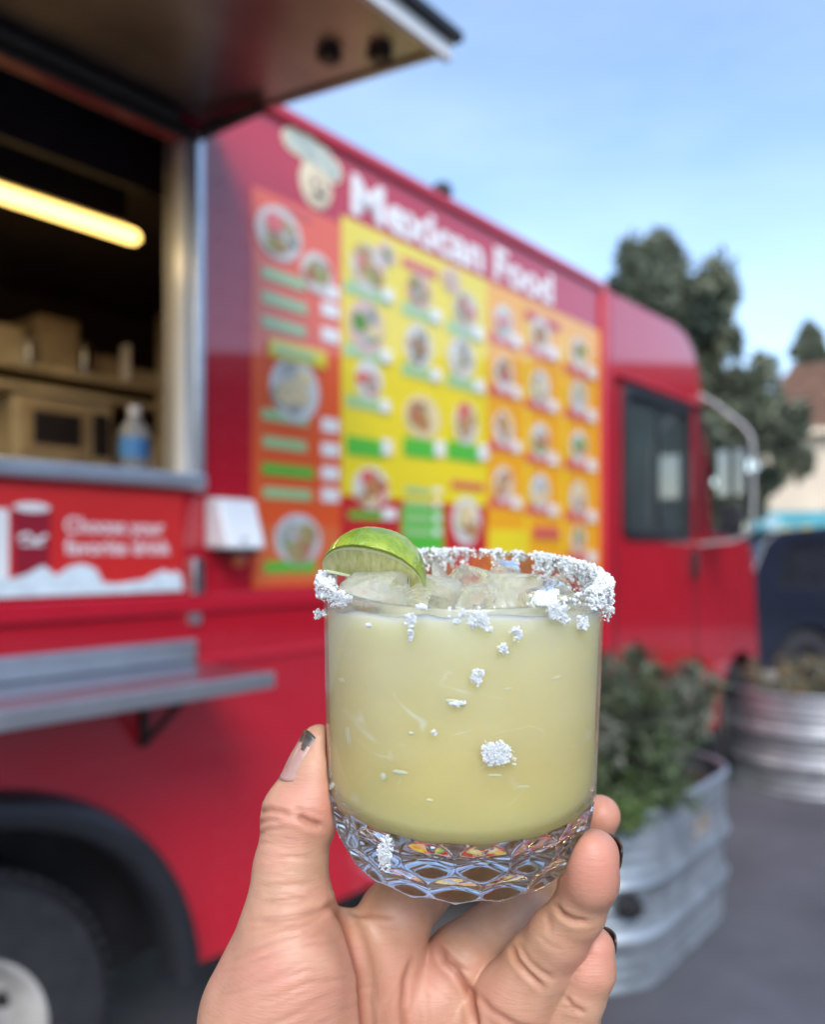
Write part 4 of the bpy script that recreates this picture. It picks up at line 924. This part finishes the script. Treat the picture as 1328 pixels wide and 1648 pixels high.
palm = [chainpts(x) for x in ([(600, 2080, .272, .021), (555, 1800, .268, .020), (612, 1570, .270, .0138)], [(620, 2080, .272, .021), (640, 1800, .274, .019), (702, 1610, .273, .0138)],
        [(650, 2080, .272, .021), (730, 1820, .270, .019), (784, 1680, .265, .0135)], [(670, 2080, .270, .020), (800, 1860, .262, .0185), (862, 1760, .262, .0125)],
        [(464, 1520, .2495, .0148), (452, 1640, .2485, .0225), (492, 1770, .252, .0250), (560, 2020, .266, .0230)], [(512, 1560, .2575, .0190), (500, 1660, .256, .0220)],
        [(600, 2060, .270, .0230), (660, 2060, .270, .0230)], [(620, 2080, .272, .0245), (600, 2900, .235, .031)], [(655, 2080, .272, .0240), (650, 2900, .238, .031)],
        [(640, 1640, .276, .0150), (800, 1720, .272, .014)], [(830, 1790, .255, .0165), (790, 1940, .258, .0190)])]
VX = .00075
lo = np.array([-.085, .185, EYE - .375]); hi = np.array([.085, .345, EYE - .035])
NX, NY, NZ = ((hi - lo) / VX).astype(int) + 1
axs = [lo[i] + np.arange(n) * VX for i, n in enumerate((NX, NY, NZ))]
def rcone(P, a, b, r1, r2):
    ba = b - a; l2 = ba @ ba; rr_ = r1 - r2; a2 = l2 - rr_ * rr_; il2 = 1 / l2
    pa = P - a; y = pa @ ba; z = y - l2; x2 = ((pa * l2 - ba * y[..., None]) ** 2).sum(-1); y2 = y * y * l2; z2 = z * z * l2
    k = np.sign(rr_) * rr_ * rr_ * x2
    d_ = (np.sqrt(x2 * a2 * il2) + y * rr_) * il2 - r1
    c1 = np.sign(z) * a2 * z2 > k; c2 = (np.sign(y) * a2 * y2 < k) & ~c1
    d_ = np.where(c1, np.sqrt(x2 + z2) * il2 - r2, d_); d_ = np.where(c2, np.sqrt(x2 + y2) * il2 - r1, d_); return d_
def smin(a, b, k):
    h = np.maximum(k - np.abs(a - b), 0) / k; return np.minimum(a, b) - h * h * k * .25
BIG = np.float32(.03)
def sub(bx0, bx1):
    i0 = np.clip(((bx0 - lo) / VX).astype(int), 0, [NX - 1, NY - 1, NZ - 1]); i1 = np.clip(((bx1 - lo) / VX).astype(int) + 2, 1, [NX, NY, NZ]); return tuple(slice(a, b) for a, b in zip(i0, i1))
def chain_sdf(Fd, ch, k):
    for (a, r1), (b, r2) in zip(ch[:-1], ch[1:]):
        m_ = max(r1, r2) + .012; s = sub(np.minimum(a, b) - m_, np.maximum(a, b) + m_)
        G = np.stack(np.meshgrid(axs[0][s[0]], axs[1][s[1]], axs[2][s[2]], indexing='ij'), -1)
        Fd[s] = smin(Fd[s], rcone(G, a, b, r1, r2).astype(np.float32), k)
def field(): return np.full((NX, NY, NZ), BIG, np.float32)
FP = field()
for ch in palm: chain_sdf(FP, ch, .007)
chain_sdf(FP, thumb, .004)
D = FP.copy()
for ch in (index, middle, ring, pinky):
    Ff = field(); chain_sdf(Ff, ch, .0025)
    D = np.minimum(D, smin(FP, Ff, .006))
# pads of flesh
def ball(Fd, c, r_, k):
    m_ = max(r_) + .01; c = np.array(c); s = sub(c - m_, c + m_); G = np.stack(np.meshgrid(axs[0][s[0]], axs[1][s[1]], axs[2][s[2]], indexing='ij'), -1) - c
    r_ = np.array(r_); k0 = np.sqrt(((G / r_) ** 2).sum(-1)); k1 = np.sqrt(((G / r_ ** 2).sum(-1) * 0 + ((G / r_ ** 2) ** 2).sum(-1))) + 1e-9
    Fd[s] = smin(Fd[s], (k0 * (k0 - 1) / k1).astype(np.float32), k)
ball(D, C(846, 1610, .2515), (.0095, .006, .0095), .004)
ball(D, C(952, 1400, .2365), (.0068, .0052, .0098), .003)
ball(D, C(690, 1640, .262), (.012, .007, .011), .006)
ball(D, C(800, 1690, .2545), (.011, .006, .009), .006)
ball(D, C(470, 1590, .236), (.014, .010, .017), .008)
ball(D, C(512, 1300, .252), (.0058, .0062, .0088), .004)
# the glass presses into the skin
s = sub(np.array(GB) - .06, np.array(GB) + np.array([.06, .06, .11]))
G = np.stack(np.meshgrid(axs[0][s[0]], axs[1][s[1]], axs[2][s[2]], indexing='ij'), -1) - np.array(GB)
gi = np.array(GI.to_3x3()); Gl = G @ gi.T
rad = np.hypot(Gl[..., 0], Gl[..., 1]); brr = np.interp(Gl[..., 2], [p[1] for p in SARC], [p[0] for p in SARC])
dg = np.maximum((rad - brr) * np.interp(Gl[..., 2], [0, .0215], [.7, 1]), -.0026 - Gl[..., 2])
D[s] = np.maximum(D[s], (-dg + .0002).astype(np.float32))
def surface_nets(D):
    ins = D < 0
    cs = [(0, 0, 0), (1, 0, 0), (0, 1, 0), (1, 1, 0), (0, 0, 1), (1, 0, 1), (0, 1, 1), (1, 1, 1)]
    sl_ = lambda A, c: A[c[0]:A.shape[0] - 1 + c[0], c[1]:A.shape[1] - 1 + c[1], c[2]:A.shape[2] - 1 + c[2]]
    cnt = sum(sl_(ins, c).astype(np.int8) for c in cs); act = (cnt > 0) & (cnt < 8); I = np.argwhere(act); idm = np.full(act.shape, -1, np.int32); idm[act] = np.arange(len(I))
    vals = np.stack([D[I[:, 0] + c[0], I[:, 1] + c[1], I[:, 2] + c[2]] for c in cs], 1); acc = np.zeros((len(I), 3)); num = np.zeros(len(I))
    for a in range(8):
        for b in range(a + 1, 8):
            if sum(abs(cs[a][k] - cs[b][k]) for k in range(3)) != 1: continue
            va, vb = vals[:, a], vals[:, b]; x = (va < 0) != (vb < 0); t = np.where(x, va / np.where(x, va - vb, 1), 0)
            p = np.array(cs[a])[None] + t[:, None] * (np.array(cs[b]) - np.array(cs[a]))[None]; acc[x] += p[x]; num[x] += 1
    Vv = lo + (I + acc / num[:, None]) * VX; Fq = []
    for axn in range(3):
        e0 = [slice(1, None)] * 3; n = [D.shape[0], D.shape[1], D.shape[2]]
        A = ins[1:-1, 1:-1, 1:-1] if False else ins
        s0 = [slice(1, n[0] - 1), slice(1, n[1] - 1), slice(1, n[2] - 1)]; s1 = list(s0); s0[axn] = slice(0, n[axn] - 1); s1[axn] = slice(1, n[axn])
        x = ins[tuple(s0)] != ins[tuple(s1)]; J = np.argwhere(x); off = np.array([1, 1, 1]); off[axn] = 0; J = J + off
        u, v = [k for k in range(3) if k != axn]; eu = np.zeros(3, int); eu[u] = 1; ev = np.zeros(3, int); ev[v] = 1
        q = np.stack([idm[tuple((J - eu - ev).T)], idm[tuple((J - ev).T)], idm[tuple(J.T)], idm[tuple((J - eu).T)]], 1)
        fl = ins[tuple(J.T)]
        if axn == 1: fl = ~fl
        q[~fl] = q[~fl][:, ::-1]; Fq.append(q)
    return Vv, np.concatenate(Fq)
HV, HF = surface_nets(D)
def vnorm(V, Fq):
    n = np.cross(V[Fq[:, 2]] - V[Fq[:, 0]], V[Fq[:, 3]] - V[Fq[:, 1]]); N = np.zeros_like(V)
    for k in range(4):
        for c in range(3): N[:, c] += np.bincount(Fq[:, k], n[:, c], len(V))
    return N / (np.linalg.norm(N, axis=1)[:, None] + 1e-12)
ed = np.concatenate([HF[:, [0, 1]], HF[:, [1, 2]], HF[:, [2, 3]], HF[:, [3, 0]]]); ed = np.concatenate([ed, ed[:, ::-1]])
dg_ = np.bincount(ed[:, 0], minlength=len(HV))
def lap(V): 
    return np.stack([np.bincount(ed[:, 0], V[ed[:, 1], c], len(V)) for c in range(3)], 1) / dg_[:, None]
for _ in range(3): HV = HV + .6 * (lap(HV) - HV); HV = HV - .35 * (lap(HV) - HV)
HN = vnorm(HV, HF)
# orientation check
if ((HV - HV.mean(0)) * HN).sum(1).mean() < 0: HF = HF[:, ::-1]; HN = -HN
# skin folds
CR = [([(410, 1309), (432, 1303), (452, 1306), (470, 1312)], .6, .9), ([(411, 1327), (430, 1319), (452, 1320)], .4, .8), ([(414, 1342), (434, 1334), (460, 1333)], .3, .8), ([(478, 1312), (497, 1322), (520, 1330)], .9, 1.1), ([(470, 1300), (500, 1306), (522, 1315)], .25, .8),
      ([(404, 1482), (440, 1480), (480, 1474), (520, 1464), (546, 1450)], .5, .9), ([(400, 1496), (440, 1490), (490, 1484), (530, 1470)], .3, .8), ([(420, 1452), (460, 1450), (500, 1446)], .25, .8), ([(415, 1425), (460, 1424), (510, 1420)], .2, .7), ([(412, 1380), (460, 1378), (510, 1380)], .15, .7),
      ([(534, 1453), (556, 1482), (570, 1525), (582, 1570), (588, 1648), (585, 1750)], 1.1, 1.3), ([(560, 1470), (590, 1472), (632, 1480)], .5, .8), 
      ([(704, 1520), (716, 1545), (735, 1562), (757, 1598), (766, 1648), (760, 1720)], 1.1, 1.1), ([(712, 1524), (735, 1550), (757, 1566)], .5, .8), ([(663, 1542), (652, 1580), (648, 1620), (650, 1680)], .6, 1.0), ([(600, 1600), (606, 1640), (600, 1700)], .4, .9),
      ([(893, 1456), (905, 1470), (922, 1479), (948, 1484)], .7, .8), ([(899, 1466), (912, 1480), (935, 1490)], .3, .7),
      ([(823, 1520), (832, 1545), (850, 1566), (876, 1590)], .8, .9), ([(834, 1518), (850, 1545), (868, 1562), (890, 1575)], .5, .8), ([(862, 1500), (885, 1520), (905, 1530)], .15, .6),
      ([(760, 1590), (790, 1625), (830, 1650), (870, 1660)], .5, 1.0), ([(910, 1604), (920, 1618), (942, 1630)], .6, .8), ([(905, 1618), (925, 1630)], .3, .7),
      ([(880, 1470), (888, 1500)], .2, .8)]
rr = random.Random(12)
for k in range(30):      # fine slanting lines on the heel of the thumb
    x0 = 350 + rr.uniform(0, 150); y0 = 1500 + k * 5.5 + rr.uniform(-4, 4); L = rr.uniform(60, 150)
    CR.append(([(x0 + L * q, y0 - L * q * .34 + 7 * math.sin(q * 3 + k)) for q in (0, .33, .66, 1)], rr.uniform(.05, .14), rr.uniform(.5, .7)))
for k in range(22):
    x0 = 410 + rr.uniform(0, 50); y0 = 1335 + k * 5.6; L = rr.uniform(25, 60)
    CR.append(([(x0, y0), (x0 + L * .5, y0 - 2), (x0 + L, y0 + 1)], rr.uniform(.05, .13), .55))
for k in range(16):
    x0 = rr.uniform(600, 760); y0 = rr.uniform(1560, 1640); a = rr.uniform(-.8, .8) + 1.4; L = rr.uniform(20, 60)
    CR.append(([(x0, y0), (x0 + L * math.cos(a), y0 + L * math.sin(a))], rr.uniform(.06, .14), .6))
bvh = BVHTree.FromPolygons([Vector(v) for v in HV.tolist()], HF.tolist())
eye = np.array([0, 0, EYE]); PXs = CX + F * HV[:, 0] / HV[:, 1]; PYs = HY - F * (HV[:, 2] - EYE) / HV[:, 1]
facing = ((eye - HV) * HN).sum(1) > 0
mm = HV[:, 1] / F * 1000      # mm per pixel at each vertex
groove = np.zeros(len(HV))
for pl, dep, sg in CR:
    pl = np.array(pl, float); b0 = pl.min(0) - 20; b1 = pl.max(0) + 20
    m_ = np.where(facing & (PXs > b0[0]) & (PXs < b1[0]) & (PYs > b0[1]) & (PYs < b1[1]))[0]
    if not len(m_): continue
    q = np.stack([PXs[m_], PYs[m_]], 1); best = np.full(len(m_), 1e9); tt = np.zeros(len(m_)); ns = len(pl) - 1
    for i in range(ns):
        a, b = pl[i], pl[i + 1]; ba = b - a; h = np.clip(((q - a) @ ba) / (ba @ ba), 0, 1); dd = np.hypot(*(q - a - h[:, None] * ba).T)
        up = dd < best; best = np.where(up, dd, best); tt = np.where(up, (i + h) / ns, tt)
    dmm = best * mm[m_]; fade = np.clip(np.minimum(tt, 1 - tt) * 5 + .25, 0, 1)
    gv = dep * fade * (np.exp(-(dmm / sg) ** 2) - .22 * np.exp(-((dmm - 2.2 * sg) / (1.1 * sg)) ** 2))
    groove[m_] += gv
vis = np.zeros(len(HV), bool)
for i in np.where(np.abs(groove) > .01)[0]:
    v = Vector(HV[i]); dr_ = (v - Vector(eye)); l_ = dr_.length; hit = bvh.ray_cast(Vector(eye), dr_.normalized(), l_ + .01)
    vis[i] = hit[0] is None or hit[3] > l_ - .0025
groove *= vis
# keep the flattened contact with the glass clean
HV = HV - HN * (groove * .00135)[:, None]
me = bpy.data.meshes.new('person'); me.from_pydata(HV.tolist(), [], HF.tolist()); me.update(); smooth(me)
# skin colouring: blush at the pads, warmer folds
bl = np.zeros(len(HV))
for (px, py, Y, rad_, v) in ((957, 1385, .236, .012, .95), (952, 1535, .247, .011, .8), (968, 1305, .280, .009, .6), (512, 1290, .25, .012, .7), (430, 1600, .23, .022, .45), (500, 1640, .236, .020, .55), (640, 1600, .262, .022, .55), (850, 1600, .245, .010, .25), (700, 1570, .262, .012, .4), (800, 1650, .25, .014, .4), (505, 1205, .25, .006, .3), (570, 1540, .25, .01, .4)):
    c = np.array(C(px, py, Y)); bl = np.maximum(bl, v * np.exp(-((HV - c) ** 2).sum(1) / rad_ ** 2))
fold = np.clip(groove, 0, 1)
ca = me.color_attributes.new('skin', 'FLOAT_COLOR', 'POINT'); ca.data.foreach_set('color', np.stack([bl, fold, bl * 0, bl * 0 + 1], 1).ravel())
def skin_mat():
    m = bpy.data.materials.new('skin'); m.use_nodes = True; n, l = m.node_tree.nodes, m.node_tree.links; b = n['Principled BSDF']
    at = n.new('ShaderNodeAttribute'); at.attribute_name = 'skin'; sp = n.new('ShaderNodeSeparateColor'); l.new(at.outputs['Color'], sp.inputs[0])
    tcn = n.new('ShaderNodeTexCoord'); t = n.new('ShaderNodeTexNoise'); t.inputs['Scale'].default_value = 120; t.inputs['Detail'].default_value = 5; l.new(tcn.outputs['Object'], t.inputs[0])
    cr = n.new('ShaderNodeValToRGB'); cr.color_ramp.elements[0].position = .3; cr.color_ramp.elements[0].color = (.45, .25, .150, 1); cr.color_ramp.elements[1].position = .7; cr.color_ramp.elements[1].color = (.555, .33, .212, 1); l.new(t.outputs[0], cr.inputs[0])
    tb = n.new('ShaderNodeTexNoise'); tb.inputs['Scale'].default_value = 48; tb.inputs['Detail'].default_value = 4; l.new(tcn.outputs['Object'], tb.inputs[0])
    rb = n.new('ShaderNodeValToRGB'); rb.color_ramp.elements[0].position = .45; rb.color_ramp.elements[1].position = .68; rb.color_ramp.elements[1].color = (.5, .5, .5, 1); l.new(tb.outputs[0], rb.inputs[0])
    m0 = n.new('ShaderNodeMixRGB'); m0.inputs[2].default_value = (.60, .26, .19, 1); l.new(rb.outputs[0], m0.inputs[0]); l.new(cr.outputs[0], m0.inputs[1])
    m1 = n.new('ShaderNodeMixRGB'); m1.inputs[2].default_value = (.58, .235, .17, 1); l.new(sp.outputs[0], m1.inputs[0]); l.new(m0.outputs[0], m1.inputs[1])
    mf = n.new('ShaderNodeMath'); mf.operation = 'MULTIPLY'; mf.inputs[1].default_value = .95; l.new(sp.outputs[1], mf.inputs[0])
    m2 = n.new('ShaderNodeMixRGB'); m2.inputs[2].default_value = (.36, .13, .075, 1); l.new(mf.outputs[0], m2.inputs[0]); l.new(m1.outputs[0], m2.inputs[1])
    l.new(m2.outputs[0], b.inputs['Base Color']); b.inputs['Roughness'].default_value = .46
    b.inputs['Subsurface Weight'].default_value = .55; b.inputs['Subsurface Radius'].default_value = (1, .35, .2); b.inputs['Subsurface Scale'].default_value = .0028
    vo = n.new('ShaderNodeTexVoronoi'); vo.feature = 'DISTANCE_TO_EDGE'; vo.inputs['Scale'].default_value = 1500; l.new(tcn.outputs['Object'], vo.inputs[0])
    mpn = n.new('ShaderNodeMapping'); mpn.inputs['Rotation'].default_value = (0, .35, 0); mpn.inputs['Scale'].default_value = (220, 300, 1500); l.new(tcn.outputs['Object'], mpn.inputs[0])
    t2 = n.new('ShaderNodeTexNoise'); t2.inputs['Scale'].default_value = 1; t2.inputs['Detail'].default_value = 4; l.new(mpn.outputs[0], t2.inputs[0])
    ad = n.new('ShaderNodeMath'); ad.operation = 'MULTIPLY_ADD'; ad.inputs[1].default_value = .35; l.new(vo.outputs['Distance'], ad.inputs[0]); l.new(t2.outputs[0], ad.inputs[2])
    bp = n.new('ShaderNodeBump'); bp.inputs['Strength'].default_value = .32; bp.inputs['Distance'].default_value = .0005; l.new(ad.outputs[0], bp.inputs['Height']); l.new(bp.outputs[0], b.inputs['Normal'])
    return m
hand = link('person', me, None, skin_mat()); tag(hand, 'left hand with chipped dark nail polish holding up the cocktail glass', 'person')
# nails
NM = mat('chipped_polish', (.62, .36, .32), .22, col2=(.05, .04, .04), vscale=170, detail=3, coat=.4)
NG = mat('dark_polish', (.028, .020, .016), .4, col2=(.11, .075, .055), vscale=260, detail=2, coat=.15)
hbvh = BVHTree.FromPolygons([Vector(v) for v in HV.tolist()], HF.tolist())
def nail(c, ddir, nrm, wd, ln, m, lab, curv=.006, lift=.0, conform=False):
    c = Vector(c); ddir = Vector(ddir).normalized(); nrm = Vector(nrm); nrm = (nrm - ddir * nrm.dot(ddir)).normalized(); sd = ddir.cross(nrm)
    nu, nv = 14, 16; V = []; Fc = []
    for i in range(nu + 1):
        for k in range(nv + 1):
            x = -1 + 2 * i / nu; y = -1 + 2 * k / nv
            yy = y * (1 - .22 * x * x if y > 0 else 1 - .10 * x * x); ang = x * wd / 2 / curv
            V.append(c + sd * (curv * math.sin(ang)) + nrm * (curv * (math.cos(ang) - 1) - .0012 * max(0, y) ** 2 - .0007 * max(0, -y) ** 2 + lift) + ddir * (yy * ln / 2))
    if conform:
        for q, v in enumerate(V):
            h = hbvh.ray_cast(v + nrm * .012, -nrm, .0165)
            if h[0] is not None: V[q] = h[0] + nrm * (.00055 - .0009 * abs(-1 + 2 * (q // (nv + 1)) / nu) ** 4)
    for i in range(nu):
        for k in range(nv): a = i * (nv + 1) + k; Fc.append((a, a + nv + 1, a + nv + 2, a + 1))
    o = MB().add(V, Fc).build('fingernail', m, hand, 60)
    if isinstance(m, list): o.data.polygons.foreach_set('material_index', [1 if (k / nv > .74 + .13 * noise.noise((i * .45, k * .4, 3.3)) and i > 3) or (k / nv > .60 and 9 < i < 12) else 0 for i in range(nu) for k in range(nv)])
    s_ = o.modifiers.new('s', 'SOLIDIFY'); s_.thickness = .0006; s_.offset = -1; o['label'] = lab; return o
def A3(t): return Vector(t[0])
td = (A3(thumb[0]) - A3(thumb[2]))
tn = Vector((-.84, -.53, .10)).normalized()
p0 = A3(thumb[0]) + tn * (.0054 + .0005); p1 = A3(thumb[1]) + tn * (.0078 + .0006)
nail((p0 + p1) / 2 + tn * .0008 + (p0 - p1) * .12, p0 - p1, tn, .0100, .0162, [mat('nail_plate', (.42, .24, .20), .32, var=.12, vscale=200, coat=.3), NG], 'thumbnail with dark polish left only at its chipped tip', .0058, 0, True)
nail(C(991, 1376, .2455), A3(ring[-1]) - A3(ring[-3]), (.93, .50, .1), .0105, .0125, NG, 'dark painted nail of the raised finger at the right of the glass base', .0062)
nail(C(983, 1520, .2565), A3(pinky[-1]) - A3(pinky[-3]), (.90, .50, .1), .0095, .0100, NG, 'dark chipped nail of the lowest finger', .0055)
print('hand verts', len(HV))
